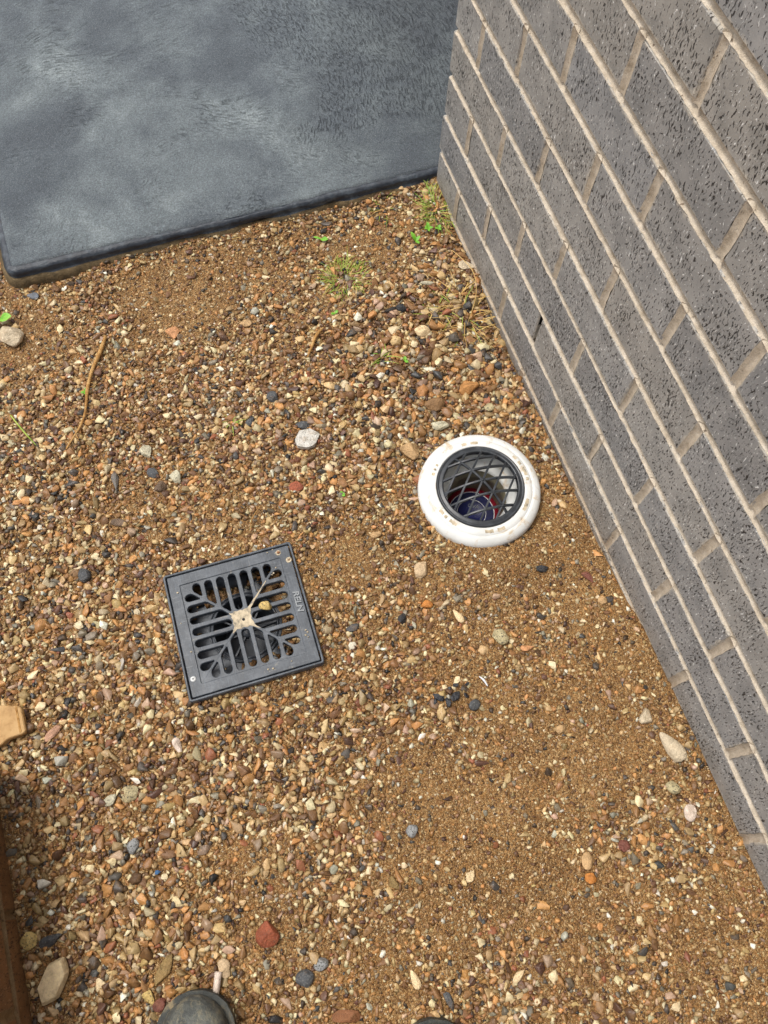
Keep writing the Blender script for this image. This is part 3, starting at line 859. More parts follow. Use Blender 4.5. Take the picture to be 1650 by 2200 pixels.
STONES = [
(-0.4156, -0.4934, 0.0463, 0.0413, -19.0, 'white', 'chip', 'white grey-speckled flat stone chip with a straight broken edge'),
(-0.8696, -0.1297, 0.0475, 0.0513, 1.0, 'bone', 'rough', 'pale rough rock at the left, near the slab corner'),
(-0.2516, -0.5711, 0.0345, 0.0377, 61.0, 'tan', 'block', 'tan blocky stone just left of the white drain collar'),
(-0.1036, -0.4786, 0.0397, 0.0362, -19.0, 'sandst', 'block', 'orange-tan square stone beside the wall, uphill of the drain collar'),
(-0.3054, -0.7817, 0.0341, 0.0263, 41.0, 'buff', 'round', 'smooth pale tan pebble below the white drain collar'),
(-0.221, -0.9314, 0.0306, 0.0245, -59.0, 'speck', 'round', 'pale yellow-grey speckled pebble on sandy ground below the drain collar'),
(-0.0407, -1.1744, 0.0565, 0.0345, -69.0, 'bone', 'pear', 'large cream pear-shaped stone near the grey wall'),
(-0.0575, -1.1212, 0.0266, 0.0219, 61.0, 'bone', 'block', 'pale blocky stone just above the large pear-shaped stone'),
(-0.0547, -1.2709, 0.0267, 0.0204, 61.0, 'pinkw', 'rough', 'pinkish white lumpy stone in the sand near the grey wall'),
(-0.0627, -1.2304, 0.025, 0.0203, -59.0, 'speck', 'round', 'speckled grey-green pebble between pear-shaped and pinkish white stones'),
(-0.2264, -1.2826, 0.0272, 0.0182, 66.0, 'tan', 'round', 'oval tan pebble alone on the sand at lower right'),
(-0.2309, -1.3061, 0.0182, 0.0167, -19.0, 'orange', 'block', 'small orange stone directly below the oval tan pebble'),
(-0.1663, -1.2816, 0.0199, 0.0184, -19.0, 'maroon', 'block', 'square maroon stone right of the oval tan pebble'),
(-0.6946, -1.2234, 0.0354, 0.0369, 1.0, 'terra', 'rough', 'large terracotta red stone at the bottom, left of centre'),
(-0.985, -1.1847, 0.0664, 0.0355, 53.0, 'cream', 'hex', 'large smooth cream elongated stone beside the brown brick wall'),
(-0.9802, -1.1335, 0.0355, 0.0247, 11.0, 'slate', 'wedge', 'dark slate wedge stone above the large cream stone'),
(-1.0093, -1.1242, 0.0264, 0.0249, 11.0, 'yellow', 'round', 'mottled pale yellow round pebble against the brown brick wall'),
(-0.8366, -0.9785, 0.0303, 0.0257, -9.0, 'speck', 'chip', 'angular cream speckled stone at the left below the square grate'),
(-0.7526, -0.9348, 0.0316, 0.0181, -79.0, 'pinkw', 'wedge', 'white pink-edged wedge stone below the square grate'),
(-0.846, -1.0503, 0.0241, 0.0181, 51.0, 'greysp', 'round', 'grey salt-and-pepper pebble in lower left gravel'),
(-0.1835, -0.5405, 0.0351, 0.0184, -24.0, 'pale', 'block', 'pale grey-green flat stone above the drain collar'),
(-0.1765, -0.497, 0.0407, 0.0288, 1.0, 'clay', 'rough', 'dull brown lumpy stone half sunk above the pale grey-green stone'),
(-0.1454, -0.3408, 0.0322, 0.0268, -9.0, 'cream', 'round', 'plump cream pebble in the heaped gravel near the wall'),
(-0.4589, -0.5737, 0.0274, 0.0209, -14.0, 'terra', 'chip', 'flat terracotta chip between slab and square grate'),
(-0.6888, -0.4304, 0.0287, 0.0236, -69.0, 'pale', 'chip', 'pale angular stone with grey specks, left part, mid height'),
(-0.7512, -0.4718, 0.0401, 0.0167, -94.0, 'grey', 'wedge', 'long grey blade-shaped stone pointing up at the left'),
(-0.6869, -0.4723, 0.0266, 0.02, -34.0, 'slate', 'chip', 'dark slate chip with a pale fleck right of the grey blade-shaped stone'),
(-0.6802, -0.503, 0.0231, 0.0198, 41.0, 'dkbrown', 'block', 'dark brown-grey block just below the slate chip with pale fleck'),
(-0.6504, -0.4933, 0.0247, 0.0198, -69.0, 'pale', 'block', 'pale cream block right of the dark slate chip'),
(-0.8342, -0.6202, 0.0259, 0.0227, 61.0, 'slate', 'block', 'dark veined slate block in the gravel left of the square grate'),
(-0.4151, -0.4634, 0.03, 0.0167, -9.0, 'slate', 'round', 'black-grey pebble touching the white speckled chip'),
(-0.4505, -0.3925, 0.0238, 0.0221, -19.0, 'slate', 'round', 'dark blue-grey faceted pebble amid cream gravel at centre'),
(-0.5005, -0.4272, 0.0219, 0.0219, 41.0, 'slate', 'wedge', 'dark pointed pebble left of the white speckled chip'),
(-0.7621, -0.5465, 0.0295, 0.0147, -34.0, 'dkbrown', 'chip', 'brown-grey flat stone with a bright top at left'),
(-0.5871, -0.2017, 0.0291, 0.0236, -59.0, 'peach', 'chip', 'peach-orange flat stone on bare sand near the slab'),
(-0.818, -0.0452, 0.0253, 0.0175, -19.0, 'bluegrey', 'chip', 'small blue-grey stone just off the slab corner'),
(-0.455, -0.2216, 0.0253, 0.0163, -9.0, 'tan', 'chip', 'tan chip lying on bare sand below the slab'),
(-0.0147, -0.2264, 0.0322, 0.0227, -49.0, 'bone', 'chip', 'cream triangular stone touching the foot of the grey wall'),
(-0.0996, -0.2427, 0.0297, 0.0093, -19.0, 'pale', 'stick', 'thin pale finger-shaped pebble in the heaped gravel'),
(-0.167, -0.2835, 0.0218, 0.0181, -9.0, 'black', 'round', 'black pebble under the finger-shaped pebble in heaped gravel'),
(-0.082, -0.5282, 0.0222, 0.0188, -19.0, 'speck', 'round', 'rounded grey speckled pebble beside the orange-tan square stone'),
(-0.3015, -1.0186, 0.0195, 0.0195, -19.0, 'slate', 'block', 'smooth dark slate stone beside the black plastic scraps'),
(-0.444, -0.8416, 0.0242, 0.0136, -4.0, 'slate', 'round', 'long dark slate pebble right of the square grate'),
(-0.3632, -0.8512, 0.0213, 0.0152, 61.0, 'black', 'block', 'upright black stone between square grate and speckled pebble'),
(-0.3162, -0.8412, 0.0214, 0.0138, -24.0, 'orange', 'block', 'orange-brown bar-shaped stone below the smooth pale tan pebble'),
(-0.2752, -0.877, 0.0275, 0.0153, -69.0, 'cream', 'pear', 'cream teardrop pebble right of the orange bar-shaped stone'),
(-0.3569, -0.6997, 0.022, 0.0125, -4.0, 'tan', 'round', 'tan oval pebble left of the drain collar foot'),
(-0.0434, -0.883, 0.0256, 0.0192, -79.0, 'maroon', 'wedge', 'maroon wedge stone between drain collar and grey wall'),
(-0.1125, -0.8449, 0.0222, 0.0127, -19.0, 'black', 'round', 'black oval pebble just below the drain collar'),
(-0.0396, -0.9273, 0.0175, 0.0159, -19.0, 'tan', 'round', 'tan round pebble near the wall below the maroon wedge'),
(-0.1872, -0.9618, 0.0246, 0.0154, -4.0, 'peach', 'wedge', 'peach triangular stone right of the speckled pebble'),
(-0.6601, -1.2941, 0.0281, 0.0251, 1.0, 'slate', 'round', 'dark grey stone with a cream face in front of the boots'),
(-0.6337, -1.2846, 0.0221, 0.0192, -19.0, 'greysp', 'rough', 'grey-white crystalline stone touching the dark grey cream-faced one'),
(-0.6193, -1.3559, 0.043, 0.0178, -14.0, 'brown', 'block', 'long flat brown stone at the bottom edge between the boots'),
(-0.4797, -1.3871, 0.0327, 0.0164, -89.0, 'slate', 'wedge', 'dark slate point just ahead of the right boot'),
(-0.5163, -1.3448, 0.0281, 0.0163, -84.0, 'cream', 'pear', 'cream stone with a rusty core ahead of the right boot'),
(-0.7606, -1.2452, 0.0268, 0.0193, -79.0, 'buff', 'round', 'buff split pebble ahead of the left boot'),
(-0.8404, -1.2208, 0.0466, 0.018, 41.0, 'olive', 'chip', 'olive-brown slab-like stone ahead of the left boot'),
(-0.8553, -1.2599, 0.0211, 0.0181, 11.0, 'maroon', 'round', 'dark red pebble touching the left side of the left boot'),
(-0.866, -1.2481, 0.0242, 0.0181, -69.0, 'yellow', 'wedge', 'yellow-cream triangular stone by the dark red pebble'),
(-0.3772, -1.3873, 0.0255, 0.018, 21.0, 'cream', 'wedge', 'cream angular stone at the bottom right of the right boot'),
(-0.3968, -1.2463, 0.0207, 0.0148, 51.0, 'cream', 'chip', 'small bright cream stone on open sand at lower centre'),
(-0.5042, -1.2208, 0.0235, 0.0191, -59.0, 'olive', 'wedge', 'khaki triangular stone at lower centre'),
(-0.4561, -1.1611, 0.0206, 0.0176, 51.0, 'greysp', 'round', 'blue-grey speckled pebble at lower centre'),
(-0.1884, -1.0968, 0.0182, 0.0152, -19.0, 'tan', 'block', 'tan stone beside a black chip at right of centre'),
(-0.9286, -0.8548, 0.0313, 0.0156, 41.0, 'pink', 'chip', 'pinkish tan flake at the far left near the wood offcut'),
(-0.8656, -0.9783, 0.0243, 0.0167, 1.0, 'pale', 'chip', 'pale chip just left of the angular cream speckled stone'),
]

def blocked(x, y):
    """where no gravel can lie"""
    b = in_pit(x, y, 0.1085) | in_pipe(x, y, 0.1025)
    b |= (y > -0.014) & (x > -0.862)
    b |= x > -0.003
    b |= (x < -1.019) & (y < -0.868)
    b |= (x < -0.963) & (y < -0.786) & (y > -0.845)         # the wood offcut
    return b

def g2(x, y, cx_, cy_, rx, ry):
    return np.exp(-(((x - cx_) / rx) ** 2 + ((y - cy_) / ry) ** 2))

def density(x, y):
    d = 0.56 + 0.9 * vnoise(x, y, 7.0, 11, 4) + 0.35 * vnoise(x, y, 20.0, 2, 9)
    d = d + 0.85 * g2(x, y, -0.12, -0.37, 0.17, 0.17) + 0.35 * g2(x, y, -0.35, -0.47, 0.2, 0.13) + 0.30 * g2(x, y, -0.75, -0.55, 0.25, 0.2) + 0.35 * g2(x, y, -0.9, -1.1, 0.15, 0.25)
    d = d - 0.62 * g2(x, y, -0.50, -0.13, 0.30, 0.12) - 0.45 * g2(x, y, -0.14, -1.10, 0.20, 0.30) - 0.34 * g2(x, y, -0.38, -1.05, 0.17, 0.2) - 0.35 * g2(x, y, -0.10, -0.84, 0.12, 0.12)
    d = d + 0.2 * g2(x, y, -0.6, -0.95, 0.2, 0.1)
    return np.clip(d, 0.16, 1.0)

def gravel():
    r = np.random.default_rng(21)
    X0, X1, Y0, Y1 = -1.30, 0.0, -1.70, 0.0
    cell = 0.0025
    occ = np.zeros((int((X1 - X0) / cell) + 2, int((0.5 - Y0) / cell) + 2), bool)
    def mark(x, y, rad):
        i0, i1 = int((x - rad - X0) / cell), int((x + rad - X0) / cell) + 1
        j0, j1 = int((y - rad - Y0) / cell), int((y + rad - Y0) / cell) + 1
        i0, j0 = max(i0, 0), max(j0, 0)
        ii = np.arange(i0, min(i1, occ.shape[0] - 1) + 1); jj = np.arange(j0, min(j1, occ.shape[1] - 1) + 1)
        if len(ii) == 0 or len(jj) == 0: return
        D = (ii[:, None] * cell + X0 - x) ** 2 + (jj[None, :] * cell + Y0 - y) ** 2 < rad * rad
        occ[i0:i0 + len(ii), j0:j0 + len(jj)] |= D
    for s in STONES: mark(s[0], s[1], 0.42 * max(s[2], s[3]) * 0.9)
    out = {'big': [], 'mid': [], 'small': []}
    def scatter(n, smin, smax, power, key, dpow, check, over, ext=True):
        x = r.uniform(X0, X1, n); y = r.uniform(Y0, 0.0, n)
        if ext:
            m = int(n * 0.06)
            x = np.concatenate([x, r.uniform(-1.25, -0.862, m)]); y = np.concatenate([y, r.uniform(0, 0.4, m)])
        ok = ~blocked(x, y)
        d = density(x, y) ** dpow
        ok &= r.random(len(x)) < d
        x, y, d = x[ok], y[ok], d[ok]
        s = smin + (smax - smin) * r.random(len(x)) ** power
        s *= 0.8 + 0.35 * g2(x, y, -0.14, -0.38, 0.2, 0.2) + 0.15 * g2(x, y, -0.8, -1.0, 0.3, 0.5)
        o = np.argsort(-s)
        for i in o:
            rad = s[i] * 0.5
            ci, cj = int((x[i] - X0) / cell), int((y[i] - Y0) / cell)
            if check:
                k = int(rad * over / cell)
                if occ[max(ci - k, 0):ci + k + 1, max(cj - k, 0):cj + k + 1].any(): continue
                mark(x[i], y[i], rad * 0.66)
            else:
                if occ[ci, cj] and r.random() < 0.8: continue
            out[key].append((x[i], y[i], s[i]))
    scatter(42000, 0.0118, 0.0225, 2.3, 'big', 1.7, True, 0.44)
    scatter(190000, 0.0060, 0.0125, 0.9, 'mid', 1.3, True, 0.42)
    scatter(110000, 0.0022, 0.0060, 1.5, 'small', 0.30, False, 0, True)
    VV, TT, CC = [], [], []
    base = 0
    for key, lst in out.items():
        a = np.array(lst)
        n = len(a)
        print('gravel', key, n)
        # drop the fines to a budget
        zz = ground_z(a[:, 0], a[:, 1])
        col = stone_colours(n, r, 0.7 if key == 'small' else 0.22)
        pi = r.integers(0, len(PROTO[key]), n)
        az = r.uniform(0, 2 * PI, n); tx = r.normal(0, 0.3, n); ty = r.normal(0, 0.3, n)
        ax = r.uniform(0.9, 1.6, n); ay = r.uniform(0.75, 1.1, n); az_ = r.uniform(0.4, 0.8, n)
        for p in range(len(PROTO[key])):
            sel = np.where(pi == p)[0]
            if len(sel) == 0: continue
            pv, pt = PROTO[key][p]
            h = a[sel, 2][:, None] * 0.5
            S = pv[None] * (np.stack([ax[sel], ay[sel], az_[sel]], 1)[:, None, :] * h[:, None, :])
            cxx, sxx = np.cos(tx[sel])[:, None], np.sin(tx[sel])[:, None]
            y1 = S[..., 1] * cxx - S[..., 2] * sxx; z1 = S[..., 1] * sxx + S[..., 2] * cxx
            cyy, syy = np.cos(ty[sel])[:, None], np.sin(ty[sel])[:, None]
            x2 = S[..., 0] * cyy + z1 * syy; z2 = -S[..., 0] * syy + z1 * cyy
            ca, sa = np.cos(az[sel])[:, None], np.sin(az[sel])[:, None]
            x3 = x2 * ca - y1 * sa; y3 = x2 * sa + y1 * ca
            dn = density(a[sel, 0], a[sel, 1])
            lift = (az_[sel] * h[:, 0] * (r.uniform(-0.25, 0.75, len(sel)) - 0.45 * np.clip(0.6 - dn, 0, 0.6)))[:, None]
            V = np.stack([x3 + a[sel, 0][:, None], y3 + a[sel, 1][:, None], z2 + zz[sel][:, None] + lift], 2)
            nv = pv.shape[0]
            VV.append(V.reshape(-1, 3))
            TT.append((pt[None] + (np.arange(len(sel)) * nv)[:, None, None] + base).reshape(-1, 3))
            c4 = np.concatenate([col[sel], np.ones((len(sel), 1))], 1)
            CC.append(np.repeat(c4, nv, 0))
            base += nv * len(sel)
    V, T, Cc = np.concatenate(VV), np.concatenate(TT), np.concatenate(CC)
    print('gravel triangles', len(T))
    o = trimesh('gravel', V, T, M['gravel'], Cc)
    tag(o, 'loose tan, brown and grey crushed gravel over damp sand', 'gravel', kind='stuff')
gravel()

# ------------------------------------------------------------------ the larger stones one can tell apart
def build_stones():
    for i, (x, y, L, W, ang, key, shape, label) in enumerate(STONES):
        L, W = L * 0.94, W * 0.94
        r = np.random.default_rng(100 + i)
        cfg = {'round': ((7, 10), (0.62, 0.9), 0.035, 0.58), 'block': ((9, 13), (0.5, 0.72), 0.02, 0.7), 'chip': ((10, 14), (0.5, 0.75), 0.015, 0.42),
               'rough': ((6, 10), (0.6, 0.85), 0.05, 0.7), 'wedge': ((7, 10), (0.5, 0.8), 0.02, 0.5), 'pear': ((4, 6), (0.75, 0.95), 0.03, 0.6),
               'hex': ((2, 3), (0.85, 0.95), 0.01, 0.5), 'stick': ((3, 5), (0.8, 0.95), 0.02, 0.9)}[shape]
        if shape == 'hex':
            v, t = ICO[4]; v = v.copy()
            for a in (0.0, 60, 120, 180, 240, 300):
                d = np.array([math.cos(math.radians(a + 30)), math.sin(math.radians(a + 30)), 0.15]); d /= np.linalg.norm(d)
                v = v - np.outer(np.clip(v @ d - 0.72, 0, None) * .96, d)
            v = v - np.outer(np.clip(v[:, 2] - 0.45, 0, None) * .92, [0, 0, 1])
            lo, hi = v.min(0), v.max(0); v = (v - (lo + hi) / 2) / ((hi - lo) / 2)
        else:
            v, t = cut_rock(4 if max(L, W) > 0.024 else 3, r, cfg[0], cfg[1], cfg[2])
        if shape == 'wedge': v = v * np.stack([np.ones(len(v)), np.clip(0.62 - 0.42 * v[:, 0], .15, 1.1), np.clip(.8 - .25 * v[:, 0], .3, 1.1)], 1)
        if shape == 'pear': v = v * np.stack([np.ones(len(v)), np.clip(0.75 + 0.3 * v[:, 0], .2, 1.1), np.clip(.8 + .25 * v[:, 0], .3, 1.1)], 1)
        if shape == 'chip':      # flat top
            v[:, 2] = np.minimum(v[:, 2], 0.55 + 0.05 * v[:, 0])
        if i == 0:               # the white chip: a flat plate with straight broken sides
            v, t = ICO[4]; v = v.copy()
            for a, h in ((-18, .62), (-62, .60), (60, .70), (108, .62), (160, .58), (205, .66), (262, .62)):
                d = np.array([math.cos(math.radians(a)), math.sin(math.radians(a)), 0.0])
                v = v - np.outer(np.clip(v @ d - h, 0, None) * .985, d)
            v = v - np.outer(np.clip(v[:, 2] - 0.38, 0, None) * .98, [0, 0, 1])
            lo, hi = v.min(0), v.max(0); v = (v - (lo + hi) / 2) / ((hi - lo) / 2)
        Hh = min(L, W) * cfg[3]
        if i == 0: Hh = 0.013
        v = v * np.array([L, W, Hh]) / 2
        v[:, 2] += Hh * 0.22
        o = trimesh('stone', v, t, mat_rock(key), smooth=True)
        z = float(ground_z(x, y))
        o.location = (x, y, z + 0.001)
        o.rotation_euler = (r.normal(0, .08), r.normal(0, .08), math.radians(ang))
        tag(o, label, 'stone', 'larger stones lying in the gravel')
build_stones()

# ------------------------------------------------------------------ square plastic pit with a slotted grate
def sq(h, rad=0.002, n=4):
    p = []
    for cxs, cys, a0 in ((1, 1, 0), (-1, 1, 90), (-1, -1, 180), (1, -1, 270)):
        for i in range(n + 1):
            a = math.radians(a0 + 90 * i / n)
            p.append((cxs * (h - rad) + rad * math.cos(a), cys * (h - rad) + rad * math.sin(a)))
    return p

def slot(s, w=0.0063, outer=0.080, gap=0.0030, centre=0.0165):
    p = []
    oc = outer - w
    for i in range(9):
        a = PI * i / 8
        p.append((s + w * math.cos(a), oc + w * math.sin(a)))
    li = max(centre, abs(s - w) + gap); ri = max(centre, abs(s + w) + gap)
    if abs(s) < 1e-6:
        for i in range(9):
            a = PI + PI * i / 8
            p.append((s + w * math.cos(a), centre + w * 1.05 + w * math.sin(a)))
    else:
        c = 0.0022
        dn = Vector((2 * w, ri - li)).normalized()
        p += [(s - w, li + c), (s - w + dn.x * c, li + dn.y * c)]
        p += [(s + w - dn.x * c, ri - dn.y * c), (s + w, ri + c)]
    return p

def rot2(p, a):
    c, s = math.cos(a), math.sin(a)
    return [(x * c - y * s, x * s + y * c) for x, y in p]

def pit():
    root = empty('drain_grate', (PIT[0], PIT[1], 0.009), PIT_RZ)
    root.rotation_euler = (math.radians(-2.4), 0, PIT_RZ)
    tag(root, 'square black plastic slotted drain grate in its frame, set in gravel', 'drain grate')
    curve_plate('frame', [sq(0.1070, 0.005), sq(0.1032, 0.002)], 0.034, 0.0012, M['plastic'], root, (0, 0, -0.0170))
    curve_plate('frame_flange', [sq(0.1045, 0.002), sq(0.0975, 0.002)], 0.004, 0.0006, M['plastic'], root, (0, 0, -0.016))
    rim = curve_plate('grate_rim', [sq(0.1014, 0.002), sq(0.0832, 0.001)], 0.013, 0.0010, M['plastic'], root, (0, 0, -0.0072))
    loops = [sq(0.0845, 0.001)]
    for q in range(4):
        for i in range(-3, 4):
            loops.append(rot2(slot(i * 0.0195), q * PI / 2))
    grate = curve_plate('slotted_panel', loops, 0.0108, 0.0009, M['plastic'], root, (0, 0, -0.0076))
    # four diagonal ribs standing a little proud of the panel
    for q in range(4):
        v, f = [], []
        for d, wd in ((0.017, 0.0018), (0.080, 0.0013)):
            v += [(d / 1.0 - wd * .7, d + wd * .7, -.0028), (d, d, -.0016), (d + wd * .7, d - wd * .7, -.0028)]
        f = [(0, 1, 4, 3), (1, 2, 5, 4)]
        v = [(*rot2([(x, y)], q * PI / 2)[0], z) for x, y, z in v]
        pydata('rib', v, f, M['plastic'], root, True)
    # raised lettering on the right rim, paler for wear and a painted highlight
    mtx = Matrix.Translation((0.0925, 0.002, -0.0004)) @ Matrix.Rotation(-PI / 2, 4, 'Z') @ Matrix.Diagonal((1.12, 1, 1, 1))
    text_mesh('lettering', 'RELN', 0.0135, 0.0014, 0.0003, M['plastic_pale'], rim, mtx, 0.00018).location = (0, 0, 0.0072)
    # screw, lower left
    sc = lathe('screw', [(0.0001, 0.0016), (0.0026, 0.0015), (0.0043, 0.0006), (0.0045, -0.001)], M['screw'], root, 20)
    sc.location = (-0.094, -0.073, 0.0)
    for a in (0.4, 0.4 + PI / 2):
        bm = box_bm(-0.0016, 0.0016, -0.0004, 0.0004, 0.00145, 0.0018)
        s2 = from_bm('screw_slot', bm, M['dark'], sc); s2.rotation_euler = (0, 0, a)
    # dried mud: middle plate with a tail along one rib, two filled screw holes
    poly = [(-18, 15), (-13, 13.2), (-9, 15.6), (-5, 14), (0, 15.4), (4, 13.8), (9, 15.8), (13, 15.0), (16, 18.2), (20, 21.2), (24, 25.8), (30, 31), (37, 38.4), (44, 44.6), (52, 52.2), (52.4, 51.6), (45, 43.6), (37, 35.4), (31, 28.6), (25, 22.6), (21, 17.4), (17.4, 14), (16.8, 9),
            (14.4, 5), (15.8, 0), (14.2, -4), (16.6, -9), (17, -14.5), (21, -19), (25, -23.4), (20, -20.8), (14, -16.8), (9, -14.0), (5, -15.8), (0, -13.8), (-5, -15.8), (-11, -14.2), (-15, -17.8), (-20, -20.5), (-16.6, -13), (-14, -9), (-15.8, -4), (-13.8, 1), (-15.9, 6), (-14.6, 10)]
    bm = bmesh.new()
    r = random.Random(4)
    vs = [bm.verts.new((x / 1000 + r.uniform(-.0004, .0004), y / 1000 + r.uniform(-.0004, .0004), 0)) for x, y in poly]
    fc = bm.faces.new(vs)
    ext = bmesh.ops.extrude_face_region(bm, geom=[fc])
    bmesh.ops.translate(bm, vec=(0, 0, 0.0009), verts=[q for q in ext['geom'] if isinstance(q, bmesh.types.BMVert)])
    bmesh.ops.recalc_face_normals(bm, faces=bm.faces)
    o = from_bm('dried_mud', bm, M['mud'], root); o.location = (0, 0, -0.0023)
    h = lathe('centre_hole', [(0.0001, 0.0006), (0.0020, 0.0006), (0.0024, 0.0002), (0.0024, -0.0005)], M['dark'], root, 16); h.location = (0.002, -0.002, -0.0014)
    for x, y, rr in ((0.083, 0.0925, .0046), (0.0965, 0.0755, .0050)):
        o = lathe('mud_disc', [(0.0001, 0.0009), (rr * .6, 0.0008), (rr * .95, 0.0005), (rr, 0.0002), (rr * 1.02, -0.0006)], M['mud'], root, 14)
        o.location = (x, y, -0.0005)
    v, t = cut_rock(2, np.random.default_rng(5), (8, 11), (.5, .7), .02)
    trimesh('rust_lump', v * [.0026, .0024, .0018] + [0.0835, 0.0925, 0.0012], t, mat_rock('brown'), parent=root)
    v, t = cut_rock(2, np.random.default_rng(6), (8, 11), (.5, .7), .02)
    trimesh('mud_lump', v * [.0022, .0018, .0010] + [0.0965, 0.0755, 0.0006], t, mat_rock('clay'), parent=root)
    # specks of mud
    VV, TT = [], []
    base = 0
    rg = np.random.default_rng(9)
    spots = [(0.073, 0.069), (0.067, 0.061), (0.064, 0.059), (0.092, -0.048), (0.094, -0.052), (0.090, -0.056), (0.093, -0.06), (-0.089, 0.072), (0.02, -0.092), (0.028, -0.093), (0.058, -0.09), (0.075, 0.1), (0.066, 0.098), (-.094, .02), (-.088, -.03)]
    for (x, y) in spots:
        v, t = cut_rock(1, rg, (4, 6), (.6, .8), 0)
        s = rg.uniform(.0009, .0021)
        VV.append(v * [s, s * .8, s * .3] + [x, y, 0.0001 if max(abs(x), abs(y)) > .084 else -.0022]); TT.append(t + base); base += len(v)
    o = trimesh('mud_specks', np.concatenate(VV), np.concatenate(TT), M['mud'], parent=root); tag(o, kind='stuff')
    # basin under the grate
    v, f = [], []
    n = 32
    zf, zw = -0.046, -0.018
    def ring_sq(h, z):
        for i in range(n):
            a = 2 * PI * (i + 0.5) / n
            c, s = math.cos(a), math.sin(a)
            k = h / max(abs(c), abs(s))
            v.append((c * k, s * k, z))
    def ring_ci(rr, z):
        for i in range(n):
            a = 2 * PI * (i + 0.5) / n
            v.append((rr * math.cos(a), rr * math.sin(a), z))
    ring_sq(0.1008, zw); ring_sq(0.0985, zf + 0.008); ring_sq(0.092, zf); ring_ci(0.055, zf - 0.002); ring_ci(0.054, zf - 0.004); ring_ci(0.050, -0.15); ring_ci(0.002, -0.152)
    for q in range(6):
        for i in range(n):
            j = (i + 1) % n
            f.append((q * n + i, q * n + j, (q + 1) * n + j, (q + 1) * n + i))
    basin = pydata('basin', v, f, M['plastic_in'], root, False)
    lathe('outlet_ring', [(0.0515, zf - .006), (0.0515, zf + .003), (0.0530, zf + .005), (0.0545, zf + .003), (0.0550, zf - .001), (0.0575, zf - .001), (0.0580, zf + .002), (0.0595, zf + .003), (0.0605, zf - .001)], M['plastic_in'], root, 48)
    for a in range(4):
        bm = box_bm(-0.0505, 0.0505, -0.0014, 0.0014, -0.082, -0.074)
        o = from_bm('outlet_bar', bm, M['plastic_in'], root); o.rotation_euler = (0, 0, a * PI / 4 + 0.1)
    lathe('outlet_hub', [(0.0001, -.071), (0.009, -.071), (0.010, -.073), (0.010, -.083)], M['plastic_in'], root, 20)
    # moulded side inlet bulging from the far wall
    vv, ff = tube_data([(-0.055, 0.092, -0.030), (-0.02, 0.088, -0.034), (0.02, 0.078, -0.042)], [0.015, 0.015, 0.013], 14)
    pydata('side_inlet', vv, ff, M['plastic_in'], root, True)
    # silt and stones washed onto the ledge
    rg = np.random.default_rng(33)
    VV, TT, CC = [], [], []
    base = 0
    for i in range(420):
        a = rg.choice([rg.normal(0.1, .5), rg.normal(-1.2, .6), rg.normal(1.9, .6), rg.uniform(-PI, PI)], p=[.5, .2, .2, .1])
        rr = rg.uniform(0.064, 0.115)
        x, y = rr * math.cos(a), rr * math.sin(a)
        if max(abs(x), abs(y)) > 0.094: continue
        v, t = PROTO['mid'][rg.integers(0, 60)]
        s = 0.0015 + 0.006 * rg.random() ** 2
        VV.append(v * [s * 1.2, s, s * .7] + [x, y, zf + 0.004 + s * .3]); TT.append(t + base); base += len(v)
        c = stone_colours(1, rg, .6)[0]
        CC.append(np.tile([*c, 1], (len(v), 1)))
    o = trimesh('washed_stones', np.concatenate(VV), np.concatenate(TT), M['gravel'], np.concatenate(CC), root); tag(o, kind='stuff')
    for k, (a0, a1, h) in enumerate(((-0.75, 0.95, .007), (-1.9, -1.15, .004), (1.5, 2.3, .005))):
        v, f = [], []
        na, nr = 24, 8
        for i in range(na):
            a = a0 + (a1 - a0) * i / (na - 1)
            for j in range(nr):
                t = j / (nr - 1)
                mx = 0.095 / max(abs(math.cos(a)), abs(math.sin(a)))
                rr = 0.0605 + (mx - 0.0605) * t
                hh = h * (0.25 + 0.75 * t) * math.sin(PI * min(max(i / (na - 1), .02), .98)) * (1 + 0.7 * float(vnoise(a * 4, t * 4, 2, k)))
                v.append((rr * math.cos(a), rr * math.sin(a), zf - 0.001 + hh))
        for i in range(na - 1):
            for j in range(nr - 1): f.append((i * nr + j, (i + 1) * nr + j, (i + 1) * nr + j + 1, i * nr + j + 1))
        pydata('silt', v, f, M['silt'], root, True)
pit()

def grate_pebble():
    v, t = cut_rock(3, np.random.default_rng(77), (6, 9), (.6, .85), .03)
    o = trimesh('stone', v * [.0105, .0075, .0065], t, mat_rock('yellow'), smooth=True)
    o.location = (PIT[0] + 0.041, PIT[1] + 0.008, 0.0115)
    o.rotation_euler = (0.1, 0.15, -0.35)
    tag(o, 'small knobbly yellow-brown stone resting on the square grate', 'stone', 'larger stones lying in the gravel')
grate_pebble()

